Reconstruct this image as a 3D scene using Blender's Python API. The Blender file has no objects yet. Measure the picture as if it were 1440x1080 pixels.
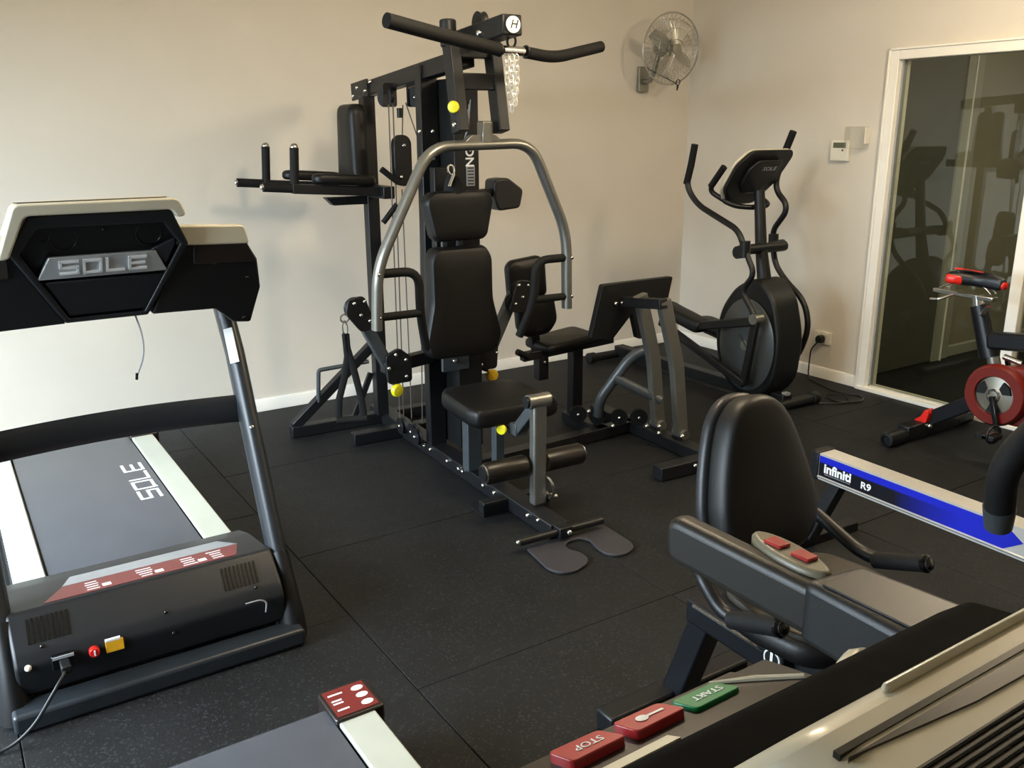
import bpy, math, random
from mathutils import Vector, Matrix, Euler
random.seed(7)
PI = math.pi
scene = bpy.context.scene
COL = scene.collection

# ---------------------------------------------------------------- camera
cam_d = bpy.data.cameras.new('camera')
cam = bpy.data.objects.new('camera', cam_d)
COL.objects.link(cam)
cam_d.sensor_fit = 'HORIZONTAL'
cam_d.sensor_width = 36.0
cam_d.lens = 1248.6 / 1440.0 * 36.0
cam_d.clip_start = 0.02
_yaw, _pit, _rol = 0.57553, 0.27690, -0.00575
_fw = Vector((math.sin(_yaw) * math.cos(_pit), math.cos(_yaw) * math.cos(_pit), -math.sin(_pit)))
_rt = Vector((math.cos(_yaw), -math.sin(_yaw), 0))
_up = _rt.cross(_fw)
_r2 = _rt * math.cos(_rol) + _up * math.sin(_rol)
_u2 = -_rt * math.sin(_rol) + _up * math.cos(_rol)
_m = Matrix((_r2, _u2, -_fw)).transposed().to_4x4()
_m.translation = Vector((-4.78, -4.98, 1.572))
cam.matrix_world = _m
scene.camera = cam

# ---------------------------------------------------------------- view, sky, daylight
scene.view_settings.view_transform = 'Standard'
scene.view_settings.look = 'None'
scene.view_settings.gamma = 1.0
scene.view_settings.use_curve_mapping = False
scene.view_settings.exposure = 0.38

world = bpy.data.worlds.new('sky')
scene.world = world
world.use_nodes = True
bg = world.node_tree.nodes['Background']
bg.inputs[0].default_value = (0.62, 0.76, 1.0, 1)
bg.inputs[1].default_value = 0.35


def area_light(name, loc, aim, sx, sy, power, col, spread=180):
    d = bpy.data.lights.new(name, 'AREA')
    d.shape = 'RECTANGLE'
    d.size, d.size_y = sx, sy
    d.energy = power
    d.color = col
    d.spread = math.radians(spread)
    o = bpy.data.objects.new(name, d)
    COL.objects.link(o)
    o.location = loc
    o.rotation_euler = Vector(aim).to_track_quat('-Z', 'Y').to_euler()
    return o


# daylight through the wide roller-door opening in the left wall
area_light('door_daylight', (-9.6, -2.2, 3.9), (1, 0.06, -0.45), 7.5, 5.0, 3350, (0.75, 0.89, 1.0))

# ---------------------------------------------------------------- materials
def lin(h):
    out = []
    for i in (0, 2, 4):
        c = int(h[i:i + 2], 16) / 255.0
        out.append(c / 12.92 if c <= 0.04045 else ((c + 0.055) / 1.055) ** 2.4)
    return out + [1.0]


M = {}


def mat(name, hexc, rough=0.5, metal=0.0, var=0.12, nscale=40.0, bump=0.0, bscale=300.0, spec=0.5, coat=0.0, rvar=0.08, emit=None):
    m = bpy.data.materials.new(name)
    m.use_nodes = True
    nt = m.node_tree
    b = nt.nodes['Principled BSDF']
    c = lin(hexc)
    tc = nt.nodes.new('ShaderNodeTexCoord')
    no = nt.nodes.new('ShaderNodeTexNoise')
    no.inputs['Scale'].default_value = nscale
    no.inputs['Detail'].default_value = 4
    nt.links.new(tc.outputs['Object'], no.inputs['Vector'])
    rp = nt.nodes.new('ShaderNodeValToRGB')
    rp.color_ramp.elements[0].position = 0.3
    rp.color_ramp.elements[1].position = 0.7
    rp.color_ramp.elements[0].color = [v * (1 - var) for v in c[:3]] + [1]
    rp.color_ramp.elements[1].color = [min(1, v * (1 + var)) for v in c[:3]] + [1]
    nt.links.new(no.outputs['Fac'], rp.inputs['Fac'])
    nt.links.new(rp.outputs['Color'], b.inputs['Base Color'])
    mr = nt.nodes.new('ShaderNodeMapRange')
    mr.inputs['To Min'].default_value = max(0.02, rough - rvar)
    mr.inputs['To Max'].default_value = min(1, rough + rvar)
    nt.links.new(no.outputs['Fac'], mr.inputs['Value'])
    b.inputs['Roughness'].default_value = rough
    if rough >= 0.5:
        nt.links.new(mr.outputs['Result'], b.inputs['Roughness'])
    b.inputs['Metallic'].default_value = metal
    b.inputs['Specular IOR Level'].default_value = spec
    b.inputs['Coat Weight'].default_value = coat
    b.inputs['Coat Roughness'].default_value = 0.12
    if bump > 0:
        n2 = nt.nodes.new('ShaderNodeTexNoise')
        n2.inputs['Scale'].default_value = bscale
        n2.inputs['Detail'].default_value = 3
        nt.links.new(tc.outputs['Object'], n2.inputs['Vector'])
        bp = nt.nodes.new('ShaderNodeBump')
        bp.inputs['Strength'].default_value = bump
        bp.inputs['Distance'].default_value = 0.002
        nt.links.new(n2.outputs['Fac'], bp.inputs['Height'])
        nt.links.new(bp.outputs['Normal'], b.inputs['Normal'])
    if emit:
        b.inputs['Emission Color'].default_value = lin(emit[0])
        b.inputs['Emission Strength'].default_value = emit[1]
    M[name] = m
    return m


mat('wall_paint', 'd6cfc2', 0.62, var=0.02, nscale=3, bump=0.25, bscale=90, spec=0.3)
mat('ceiling_paint', 'e6ddca', 0.9, var=0.015, nscale=3, bump=0.15, bscale=120, spec=0.2)
mat('white_trim', 'f2efe6', 0.4, var=0.02, nscale=8)
mat('black_steel', '121315', 0.42, var=0.15, bump=0.1, bscale=500, spec=0.35)
mat('black_plastic', '0f1011', 0.45, var=0.12, bump=0.12, bscale=700, spec=0.35)
mat('gloss_black', '090a0b', 0.22, var=0.1)
mat('satin_charcoal', '22262a', 0.36, var=0.08, nscale=15, spec=0.45)
mat('charcoal_shell', '181a1d', 0.42, var=0.1, bump=0.12, bscale=600, spec=0.4)
mat('vinyl', '090909', 0.46, var=0.15, bump=0.2, bscale=260, spec=0.35)
mat('vinyl_side', '1c1d20', 0.42, var=0.1, bump=0.2, bscale=260, spec=0.4)
mat('foam', '0c0c0c', 0.75, var=0.15, bump=0.3, bscale=400, spec=0.3)
mat('brown_foam', '16110c', 0.35, var=0.2, bump=0.15, bscale=300)
mat('gunmetal', '83827c', 0.34, metal=0.75, var=0.06, nscale=20)
mat('grey_frame', '4a4f52', 0.4, metal=0.35, var=0.08)
mat('chrome', 'd8d8d6', 0.16, metal=1.0, var=0.04)
mat('steel_wire', 'b9b7b0', 0.28, metal=1.0, var=0.05)
mat('chain_steel', 'e9e7df', 0.3, metal=0.6, var=0.03)
mat('cable', '4c443c', 0.5, var=0.1)
mat('cream_plastic', 'cfc8b2', 0.34, var=0.03, nscale=10, coat=0.3)
mat('silver_plastic', 'a3a6a8', 0.38, metal=0.35, var=0.04)
mat('silver_letter', 'dfe1e3', 0.35, metal=0.2, var=0.04)
mat('rail_cream', 'b0b4a9', 0.5, var=0.03, nscale=12)
mat('arm_brown', '1a1814', 0.42, var=0.08, bump=0.12, bscale=600, spec=0.4)
mat('vinyl_sheen', '2f2a22', 0.5, var=0.1, bump=0.15, bscale=260)  # black vinyl with the warm ceiling reflection put into its colour
mat('matte_black', '050505', 0.85, var=0.1, spec=0.06)
mat('pad_beige', '716b58', 0.4, var=0.04)
mat('plate_grey', '2f2d31', 0.55, var=0.08)
mat('belt', '4a4d54', 0.3, var=0.05, nscale=10, bump=0.1, bscale=900)
mat('print_white', 'e8e8e6', 0.5, var=0.03)
mat('print_grey', '8e9093', 0.45, var=0.05)
mat('decal_red', '6e2423', 0.35, var=0.08)
mat('button_red', 'a92a2c', 0.35, var=0.06)
mat('button_green', '147a45', 0.35, var=0.06)
mat('switch_red', 'd02018', 0.3, var=0.05)
mat('sticker_yellow', 'e0a51e', 0.5, var=0.1, nscale=60)
mat('knob_yellow', 'e6dd1c', 0.35, var=0.04)
mat('knob_amber', 'c9a020', 0.4, var=0.05)
mat('saddle_red', 'cf2417', 0.35, var=0.06)
mat('guard_red', '66190f', 0.35, var=0.08)
mat('bike_black', '0f1115', 0.35, var=0.1, spec=0.4)
mat('disc_grey', '43484c', 0.34, var=0.05, nscale=8)
mat('aluminium', 'd9d6cf', 0.3, metal=0.55, var=0.03)
mat('white_plastic', 'e4e0d2', 0.35, var=0.02)
mat('lcd', '5a5f4c', 0.25, var=0.05)
mat('bezel_brown', '241d1a', 0.3, var=0.12)
mat('screen', '060607', 0.12, var=0.05)
mat('fan_blade', 'a8a598', 0.35, metal=0.3, var=0.05)
mat('fan_metal', '8f8c80', 0.35, metal=0.6, var=0.05)
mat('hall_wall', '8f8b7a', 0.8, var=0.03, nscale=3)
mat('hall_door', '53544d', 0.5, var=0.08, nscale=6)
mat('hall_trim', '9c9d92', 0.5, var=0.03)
mat('nylon', '0e0f10', 0.8, var=0.15, bump=0.3, bscale=500, spec=0.3)
mat('concrete', '9a968c', 0.9, var=0.1, nscale=6, bump=0.3, bscale=80)
mat('lamp_glass', 'fff1d6', 0.4, var=0.01, emit=('ffdca8', 6.0))


mat('hall_fill_glow', 'fff1d6', 0.4, var=0.01, emit=('ffdca8', 1.0))  # glowing diffuser of the added hall fill lamp


def rubber_mat():
    m = mat('rubber', '0e0f10', 0.64, var=0.25, nscale=5, bump=0.6, bscale=420, spec=0.32)
    nt = m.node_tree
    b = nt.nodes['Principled BSDF']
    base = b.inputs['Base Color'].links[0].from_socket
    tc = nt.nodes['Texture Coordinate']
    vo = nt.nodes.new('ShaderNodeTexVoronoi')
    vo.inputs['Scale'].default_value = 170
    nt.links.new(tc.outputs['Object'], vo.inputs['Vector'])
    sp = nt.nodes.new('ShaderNodeSeparateColor')
    nt.links.new(vo.outputs['Color'], sp.inputs['Color'])
    gt = nt.nodes.new('ShaderNodeMath')
    gt.operation = 'GREATER_THAN'
    gt.inputs[1].default_value = 0.90
    nt.links.new(sp.outputs['Red'], gt.inputs[0])
    mx = nt.nodes.new('ShaderNodeMix')
    mx.data_type = 'RGBA'
    nt.links.new(gt.outputs[0], mx.inputs['Factor'])
    nt.links.new(base, mx.inputs['A'])
    mx.inputs['B'].default_value = lin('222527')
    nt.links.new(mx.outputs['Result'], b.inputs['Base Color'])


rubber_mat()


def glass_mat():
    m = bpy.data.materials.new('door_glass')
    m.use_nodes = True
    nt = m.node_tree
    nt.nodes.clear()
    out = nt.nodes.new('ShaderNodeOutputMaterial')
    mx = nt.nodes.new('ShaderNodeMixShader')
    tr = nt.nodes.new('ShaderNodeBsdfTransparent')
    gl = nt.nodes.new('ShaderNodeBsdfGlossy')
    fr = nt.nodes.new('ShaderNodeFresnel')
    fr.inputs['IOR'].default_value = 1.8
    tr.inputs['Color'].default_value = (0.84, 0.86, 0.80, 1)
    gl.inputs['Color'].default_value = (0.9, 0.92, 0.9, 1)
    no = nt.nodes.new('ShaderNodeTexNoise')
    no.inputs['Scale'].default_value = 2
    mr = nt.nodes.new('ShaderNodeMapRange')
    mr.inputs['To Min'].default_value = 0.0
    mr.inputs['To Max'].default_value = 0.02
    nt.links.new(no.outputs['Fac'], mr.inputs['Value'])
    nt.links.new(mr.outputs['Result'], gl.inputs['Roughness'])
    ge = nt.nodes.new('ShaderNodeNewGeometry')
    inv = nt.nodes.new('ShaderNodeMath')
    inv.operation = 'SUBTRACT'
    inv.inputs[0].default_value = 1.0
    nt.links.new(ge.outputs['Backfacing'], inv.inputs[1])
    mu = nt.nodes.new('ShaderNodeMath')
    mu.operation = 'MULTIPLY'
    nt.links.new(fr.outputs['Fac'], mu.inputs[0])
    nt.links.new(inv.outputs[0], mu.inputs[1])
    nt.links.new(mu.outputs[0], mx.inputs['Fac'])
    nt.links.new(tr.outputs[0], mx.inputs[1])
    nt.links.new(gl.outputs[0], mx.inputs[2])
    nt.links.new(mx.outputs[0], out.inputs['Surface'])
    M['glass'] = m
    m2 = m.copy()
    m2.name = 'clear_cover'
    for n in m2.node_tree.nodes:
        if n.type == 'BSDF_TRANSPARENT':
            n.inputs['Color'].default_value = (0.97, 0.97, 0.96, 1)
    M['clear'] = m2


glass_mat()


def sticker_blue():
    m = mat('sticker_blue', '1420b4', 0.3, var=0.03)
    nt = m.node_tree
    b = nt.nodes['Principled BSDF']
    tc = nt.nodes['Texture Coordinate']
    se = nt.nodes.new('ShaderNodeSeparateXYZ')
    nt.links.new(tc.outputs['Object'], se.inputs[0])
    # printed design: black field low near the tail end, running out into blue
    a = nt.nodes.new('ShaderNodeMapRange')
    a.inputs['From Min'].default_value = -0.62
    a.inputs['From Max'].default_value = -0.36
    nt.links.new(se.outputs['Y'], a.inputs['Value'])
    h = nt.nodes.new('ShaderNodeMapRange')
    h.inputs['From Min'].default_value = 0.372
    h.inputs['From Max'].default_value = 0.366
    nt.links.new(se.outputs['Z'], h.inputs['Value'])
    mu = nt.nodes.new('ShaderNodeMath')
    mu.operation = 'MULTIPLY'
    nt.links.new(a.outputs['Result'], mu.inputs[0])
    nt.links.new(h.outputs['Result'], mu.inputs[1])
    mx = nt.nodes.new('ShaderNodeMix')
    mx.data_type = 'RGBA'
    nt.links.new(mu.outputs[0], mx.inputs['Factor'])
    mx.inputs['A'].default_value = lin('1420b4')
    mx.inputs['B'].default_value = lin('0c0c16')
    nt.links.new(mx.outputs['Result'], b.inputs['Base Color'])


sticker_blue()

# ---------------------------------------------------------------- geometry helpers
V3 = Vector


def fillet(pts, r, n=5):
    pts = [V3(p) for p in pts]
    out = [pts[0]]
    for i in range(1, len(pts) - 1):
        a, b, c = pts[i - 1], pts[i], pts[i + 1]
        d1, d2 = (a - b), (c - b)
        t = min(r, d1.length * 0.48, d2.length * 0.48)
        p, q = b + d1.normalized() * t, b + d2.normalized() * t
        for k in range(n + 1):
            s = k / n
            out.append(p * (1 - s) ** 2 + b * 2 * s * (1 - s) + q * s * s)
    out.append(pts[-1])
    return out


def ellipse(cx, cy, a, b, n=24, start=0.0, end=2 * PI):
    full = abs(end - start - 2 * PI) < 1e-6
    m = n if full else n - 1
    return [(cx + a * math.cos(start + (end - start) * k / m), cy + b * math.sin(start + (end - start) * k / m)) for k in range(n)]


def rrect(x0, y0, x1, y1, r, n=4):
    out = []
    for cx, cy, s in ((x1 - r, y1 - r, 0), (x0 + r, y1 - r, PI / 2), (x0 + r, y0 + r, PI), (x1 - r, y0 + r, 1.5 * PI)):
        for k in range(n + 1):
            a = s + PI / 2 * k / n
            out.append((cx + r * math.cos(a), cy + r * math.sin(a)))
    return out


def rpoly(pts, r, n=4):
    m = len(pts)
    out = []
    P = [Vector((p[0], p[1])) for p in pts]
    for i in range(m):
        a, b, c = P[i - 1], P[i], P[(i + 1) % m]
        d1, d2 = a - b, c - b
        t = min(r, d1.length * 0.45, d2.length * 0.45)
        p, q = b + d1.normalized() * t, b + d2.normalized() * t
        for k in range(n + 1):
            s = k / n
            w = p * (1 - s) ** 2 + b * 2 * s * (1 - s) + q * s * s
            out.append((w.x, w.y))
    return out


class MB:
    def __init__(self):
        self.v, self.f = [], []

    def add(self, vs, fs):
        o = len(self.v)
        self.v += [tuple(p) for p in vs]
        self.f += [tuple(i + o for i in q) for q in fs]
        return self

    def box(self, x0, y0, z0, x1, y1, z1):
        vs = [(x0, y0, z0), (x1, y0, z0), (x1, y1, z0), (x0, y1, z0), (x0, y0, z1), (x1, y0, z1), (x1, y1, z1), (x0, y1, z1)]
        return self.add(vs, [(3, 2, 1, 0), (4, 5, 6, 7), (0, 1, 5, 4), (1, 2, 6, 5), (2, 3, 7, 6), (3, 0, 4, 7)])

    def beam(self, p0, p1, w, h, up=(0, 0, 1)):
        p0, p1 = V3(p0), V3(p1)
        d = (p1 - p0).normalized()
        u = V3(up)
        if abs(d.dot(u)) > 0.97:
            u = V3((0, 1, 0))
        s = d.cross(u).normalized() * (w / 2)
        u2 = s.cross(d).normalized() * (h / 2)
        vs = []
        for p in (p0, p1):
            vs += [p - s - u2, p + s - u2, p + s + u2, p - s + u2]
        return self.add(vs, [(0, 1, 2, 3), (7, 6, 5, 4), (1, 0, 4, 5), (2, 1, 5, 6), (3, 2, 6, 7), (0, 3, 7, 4)])

    def tube(self, pts, r, seg=10, sec=None, up=None, cap=True):
        pts = [V3(p) for p in pts]
        n = len(pts)
        rs = r if isinstance(r, (list, tuple)) else [r] * n
        t0 = (pts[1] - pts[0]).normalized()
        ref = V3(up) if up else (V3((0, 0, 1)) if abs(t0.z) < 0.9 else V3((1, 0, 0)))
        nrm = (ref - t0 * ref.dot(t0)).normalized()
        vs, prev = [], t0
        a_, b_ = sec if sec else (1, 1)
        for i, p in enumerate(pts):
            if i == 0:
                t = t0
            elif i == n - 1:
                t = (pts[-1] - pts[-2]).normalized()
            else:
                t = ((pts[i + 1] - p).normalized() + (p - pts[i - 1]).normalized()).normalized()
            q = prev.rotation_difference(t)
            nrm = q @ nrm
            nrm = (nrm - t * nrm.dot(t)).normalized()
            bn = t.cross(nrm)
            prev = t
            for k in range(seg):
                a = 2 * PI * k / seg
                vs.append(p + nrm * (rs[i] * a_ * math.cos(a)) + bn * (rs[i] * b_ * math.sin(a)))
        fs = []
        for i in range(n - 1):
            for k in range(seg):
                k2 = (k + 1) % seg
                fs.append((i * seg + k, i * seg + k2, (i + 1) * seg + k2, (i + 1) * seg + k))
        if cap:
            fs.append(tuple(reversed(range(seg))))
            fs.append(tuple(range((n - 1) * seg, n * seg)))
        return self.add(vs, fs)

    def rtube(self, pts, w, h, up, c=0.25):
        """rectangular tube with softened corners along a path; h along up"""
        pts = [V3(p) for p in pts]
        u0 = V3(up)
        a, b = w / 2, h / 2
        k = min(a, b) * c
        prof = [(a, -b + k), (a, b - k), (a - k, b), (-a + k, b), (-a, b - k), (-a, -b + k), (-a + k, -b), (a - k, -b)]
        vs, fs, n = [], [], len(pts)
        for i, p in enumerate(pts):
            t = (pts[min(i + 1, n - 1)] - pts[max(i - 1, 0)]).normalized()
            u = (u0 - t * u0.dot(t)).normalized()
            s = t.cross(u)
            vs += [p + s * x + u * y for x, y in prof]
        for i in range(n - 1):
            for j in range(8):
                j2 = (j + 1) % 8
                fs.append((i * 8 + j, i * 8 + j2, (i + 1) * 8 + j2, (i + 1) * 8 + j))
        fs += [tuple(reversed(range(8))), tuple(range((n - 1) * 8, n * 8))]
        return self.add(vs, fs)

    def cyl(self, p0, p1, r, r2=None, seg=18):
        return self.tube([p0, p1], [r, r if r2 is None else r2], seg)

    def prism(self, poly, axis, a, b):
        n = len(poly)
        ar = sum(poly[i][0] * poly[(i + 1) % n][1] - poly[(i + 1) % n][0] * poly[i][1] for i in range(n))
        if ar < 0:
            poly = list(reversed(poly))
        if a > b:
            a, b = b, a

        def P(p, t):
            return (t, p[0], p[1]) if axis == 'x' else ((p[0], t, p[1]) if axis == 'y' else (p[0], p[1], t))
        vs = [P(p, a) for p in poly] + [P(p, b) for p in poly]
        fl = axis == 'y'
        lo, hi = tuple(reversed(range(n))), tuple(range(n, 2 * n))
        sides = [(i, (i + 1) % n, n + (i + 1) % n, n + i) for i in range(n)]
        fs = [lo, hi] + sides
        if fl:
            fs = [tuple(reversed(q)) for q in fs]
        return self.add(vs, fs)

    def lathe(self, prof, o, ax, seg=28, close=True):
        o, ax = V3(o), V3(ax).normalized()
        ref = V3((0, 0, 1)) if abs(ax.z) < 0.9 else V3((1, 0, 0))
        u = ax.cross(ref).normalized()
        w = ax.cross(u)
        vs, fs = [], []
        for r, h in prof:
            for k in range(seg):
                a = 2 * PI * k / seg
                vs.append(o + ax * h + u * (r * math.cos(a)) + w * (r * math.sin(a)))
        for i in range(len(prof) - 1):
            for k in range(seg):
                k2 = (k + 1) % seg
                fs.append((i * seg + k, i * seg + k2, (i + 1) * seg + k2, (i + 1) * seg + k))
        if close:
            fs.append(tuple(reversed(range(seg))))
            fs.append(tuple(range((len(prof) - 1) * seg, len(prof) * seg)))
        return self.add(vs, fs)

    def torus(self, c, ax, R, r, seg=36, s2=8, a0=0.0, a1=2 * PI):
        c, ax = V3(c), V3(ax).normalized()
        ref = V3((0, 0, 1)) if abs(ax.z) < 0.9 else V3((1, 0, 0))
        u = ax.cross(ref).normalized()
        w = ax.cross(u)
        vs, fs = [], []
        for i in range(seg):
            a = a0 + (a1 - a0) * i / seg
            d = u * math.cos(a) + w * math.sin(a)
            for k in range(s2):
                b = 2 * PI * k / s2
                vs.append(c + d * (R + r * math.cos(b)) + ax * (r * math.sin(b)))
        for i in range(seg):
            j = (i + 1) % seg
            for k in range(s2):
                k2 = (k + 1) % s2
                fs.append((i * s2 + k, j * s2 + k, j * s2 + k2, i * s2 + k2))
        return self.add(vs, fs)

    def ball(self, c, r, seg=14, sz=1.0):
        n = 8
        prof = [(max(1e-4, r * math.sin(PI * k / n)), -r * sz * math.cos(PI * k / n)) for k in range(n + 1)]
        return self.lathe(prof, c, (0, 0, 1), seg)

    def pad(self, outline, t, mtx, edge=0.3, dome=0.0, back=True):
        """upholstered pad: outline in local xy, thickness along local z, rounded rim and slightly domed top"""
        n = len(outline)
        cx = sum(p[0] for p in outline) / n
        cy = sum(p[1] for p in outline) / n
        e = t * edge
        rad = max(math.hypot(p[0] - cx, p[1] - cy) for p in outline)
        layers = [(-e * 0.8, 0.0), (-e * 0.2, t * 0.12), (0, t * 0.28), (0, t * 0.62), (-e * 0.25, t * 0.82), (-e * 0.8, t * 0.95), (-e * 1.8, t)]
        if dome:
            layers += [(-rad * 0.35, t + dome * 0.6), (-rad * 0.7, t + dome * 0.95)]
        vs, fs = [], []
        for off, z in layers:
            for p in outline:
                d = math.hypot(p[0] - cx, p[1] - cy)
                s = max(0.08, (d + off * d / rad * 1.0 - 0.0) / d) if abs(off) > e * 2 else max(0.1, (d + off) / d)
                vs.append(mtx @ V3((cx + (p[0] - cx) * s, cy + (p[1] - cy) * s, z)))
        L = len(layers)
        for i in range(L - 1):
            for k in range(n):
                k2 = (k + 1) % n
                fs.append((i * n + k, i * n + k2, (i + 1) * n + k2, (i + 1) * n + k))
        fs.append(tuple(reversed(range(n))))
        fs.append(tuple(range((L - 1) * n, L * n)))
        return self.add(vs, fs)

    def build(self, name, m, parent=None, bevel=0.0, sharp=38, seg=2, **props):
        me = bpy.data.meshes.new(name)
        me.from_pydata(self.v, [], self.f)
        me.materials.append(M[m])
        me.polygons.foreach_set('use_smooth', [True] * len(me.polygons))
        me.set_sharp_from_angle(angle=math.radians(sharp))
        me.update()
        o = bpy.data.objects.new(name, me)
        COL.objects.link(o)
        if parent:
            o.parent = parent
        if bevel > 0:
            b = o.modifiers.new('bevel', 'BEVEL')
            b.width = bevel
            b.segments = seg
            b.limit_method = 'ANGLE'
            b.angle_limit = math.radians(40)
            b.harden_normals = False
        for k, v in props.items():
            o[k] = v
        return o


def frame(loc, rx=0, ry=0, rz=0):
    return Matrix.Translation(V3(loc)) @ Euler((math.radians(rx), math.radians(ry), math.radians(rz)), 'XYZ').to_matrix().to_4x4()


def axes(o, x, y, z=None):
    """matrix with given local x and y directions"""
    x, y = V3(x).normalized(), V3(y).normalized()
    z = x.cross(y).normalized()
    y = z.cross(x)
    m = Matrix((x, y, z)).transposed().to_4x4()
    m.translation = V3(o)
    return m


def thing(name, label, cat, loc=(0, 0, 0), rz=0.0, group=None):
    o = bpy.data.objects.new(name, None)
    COL.objects.link(o)
    o.location = loc
    o.rotation_euler = (0, 0, math.radians(rz))
    o['label'] = label
    o['category'] = cat
    if group:
        o['group'] = group
    return o


def tag(o, label, cat, group=None):
    o['label'] = label
    o['category'] = cat
    if group:
        o['group'] = group
    return o


def struct(o):
    o['kind'] = 'structure'
    return o


def share(name, src, parent, mtx):
    """another part that shares the mesh of src"""
    o = bpy.data.objects.new(name, src.data)
    COL.objects.link(o)
    o.parent = parent
    o.matrix_local = mtx
    for md in src.modifiers:
        b = o.modifiers.new(md.name, md.type)
        b.width, b.segments, b.limit_method, b.angle_limit = md.width, md.segments, md.limit_method, md.angle_limit
    return o


def copy_tree(o, parent=None):
    c = o.copy()
    COL.objects.link(c)
    if parent:
        c.parent = parent
    for ch in list(o.children):
        copy_tree(ch, c)
    return c


def lettering(name, text, m, parent, mtx, size, depth=0.002, align='CENTER', shear=0.0, xs=1.0, offset=0.0, space=1.0):
    cu = bpy.data.curves.new(name, 'FONT')
    cu.body = text
    cu.size = size
    cu.extrude = depth
    cu.align_x = align
    cu.align_y = 'CENTER'
    cu.shear = shear
    cu.offset = offset
    cu.space_character = space
    cu.resolution_u = 3
    t = bpy.data.objects.new('tmp_text', cu)
    COL.objects.link(t)
    dg = bpy.context.evaluated_depsgraph_get()
    dg.update()
    me = bpy.data.meshes.new_from_object(t.evaluated_get(dg))
    bpy.data.objects.remove(t)
    bpy.data.curves.remove(cu)
    me.name = name
    me.transform(mtx @ Matrix.Diagonal((xs, 1, 1, 1)))
    me.materials.clear()
    me.materials.append(M[m])
    o = bpy.data.objects.new(name, me)
    COL.objects.link(o)
    o.parent = parent
    return o


GLYPH = {'S': [[(1, 1), (0, 1), (0, 0.5), (1, 0.5), (1, 0), (0, 0)]], 'O': [[(0, 0), (1, 0), (1, 1), (0, 1), (0, -0.06)]],
         'L': [[(0, 1), (0, 0), (1, 0)]], 'E': [[(1, 1), (0, 1), (0, 0), (1, 0)], [(0, 0.5), (0.9, 0.5)]]}


def block_lettering(name, text, m, parent, mtx, w, hgt, gap, stroke, depth):
    """square block capitals built from straight strokes, centred on the matrix origin"""
    mb = MB()
    tot = len(text) * w + (len(text) - 1) * gap
    for i, ch in enumerate(text):
        x0 = -tot / 2 + i * (w + gap)
        for pl_ in GLYPH[ch]:
            for a, b in zip(pl_[:-1], pl_[1:]):
                pa_, pb_ = V3((x0 + a[0] * w, (a[1] - 0.5) * hgt, 0)), V3((x0 + b[0] * w, (b[1] - 0.5) * hgt, 0))
                d = (pb_ - pa_).normalized() * stroke * 0.48
                o = len(mb.v)
                mb.beam(pa_ - d, pb_ + d, stroke, depth)
                mb.v[o:] = [tuple(mtx @ V3(p)) for p in mb.v[o:]]
    return mb.build(name, m, parent)


_bolt = {}


def bolt(parent, p, ax=(0, -1, 0), r=0.011, m='chrome', name='bolt'):
    key = (m,)
    ax = V3(ax).normalized()
    if key not in _bolt:
        b = MB().lathe([(0.0115, -0.004), (0.0115, 0.003), (0.009, 0.008), (0.004, 0.0105), (0.0005, 0.011)], (0, 0, 0), (0, 0, 1), 10)
        o = b.build(name, m, parent)
        _bolt[key] = o
    else:
        o = bpy.data.objects.new(name, _bolt[key].data)
        COL.objects.link(o)
        o.parent = parent
    q = ax.to_track_quat('Z', 'Y').to_matrix().to_4x4()
    o.matrix_local = Matrix.Translation(V3(p)) @ q @ Matrix.Scale(r / 0.0115, 4)
    return o

# ================================================================ the room
XL, YF, ZC = -6.4, -6.9, 2.72          # left wall, front wall, ceiling
floor = struct(MB().box(XL - 0.1, YF - 0.1, -0.08, 2.3, 0.12, -0.012).build('floor', 'rubber'))
# rubber mats, one metre square, each one a piece of the floor
_tile_cache = {}


def tile(x0, y0, x1, y1):
    g = 0.0014
    w, h = round(x1 - x0, 3), round(y1 - y0, 3)
    if (w, h) not in _tile_cache:
        o = MB().box(g, g, -0.012, w - g, h - g, 0.0).build('rubber_mat', 'rubber', floor, bevel=0.0025, seg=2)
        _tile_cache[(w, h)] = o
    else:
        o = share('rubber_mat', _tile_cache[(w, h)], floor, Matrix())
    o.location = (x0, y0, random.uniform(-0.0006, 0.0006))
    return o


def span(a, b, grid):
    cuts = [a] + [g for g in grid if a + 0.01 < g < b - 0.01] + [b]
    return list(zip(cuts[:-1], cuts[1:]))


gx = [-3.786 + k for k in range(-4, 8)]
gyr = [-2.93 + k for k in range(-5, 5)]
gyl = [-2.43 + k for k in range(-5, 5)]
for x0, x1 in span(XL, 0.0, gx):
    for y0, y1 in span(YF, 0.0, gyr if x0 > -3.8 else gyl):
        tile(x0, y0, x1, y1)

struct(MB().box(XL - 0.1, 0.0, -0.08, 0.12, 0.12, ZC).build('wall_back', 'wall_paint'))
DY0, DY1, DZ = -3.42, -1.645, 2.005      # glazed door opening in the right wall
wr = MB()
wr.box(0, DY1, -0.08, 0.12, 0.0, ZC).box(0, YF, -0.08, 0.12, DY0, ZC).box(0, DY0, DZ, 0.12, DY1, ZC)
struct(wr.build('wall_right', 'wall_paint'))
WY0, WY1, WZ = -3.6, -0.45, 2.05          # roller door opening in the left wall
wl = MB()
wl.box(XL - 0.12, WY1, -0.08, XL, 0.12, ZC).box(XL - 0.12, YF, -0.08, XL, WY0, ZC).box(XL - 0.12, WY0, WZ, XL, WY1, ZC)
struct(wl.build('wall_left', 'wall_paint'))
struct(MB().box(XL - 0.12, YF - 0.12, -0.08, 0.12, YF, ZC).build('wall_front', 'wall_paint'))
struct(MB().box(XL - 0.12, YF - 0.12, ZC, 0.12, 0.12, ZC + 0.1).build('ceiling', 'ceiling_paint'))
struct(MB().box(-14, -9, -0.16, XL - 0.12, 5, -0.09).build('floor_driveway', 'concrete'))


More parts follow.
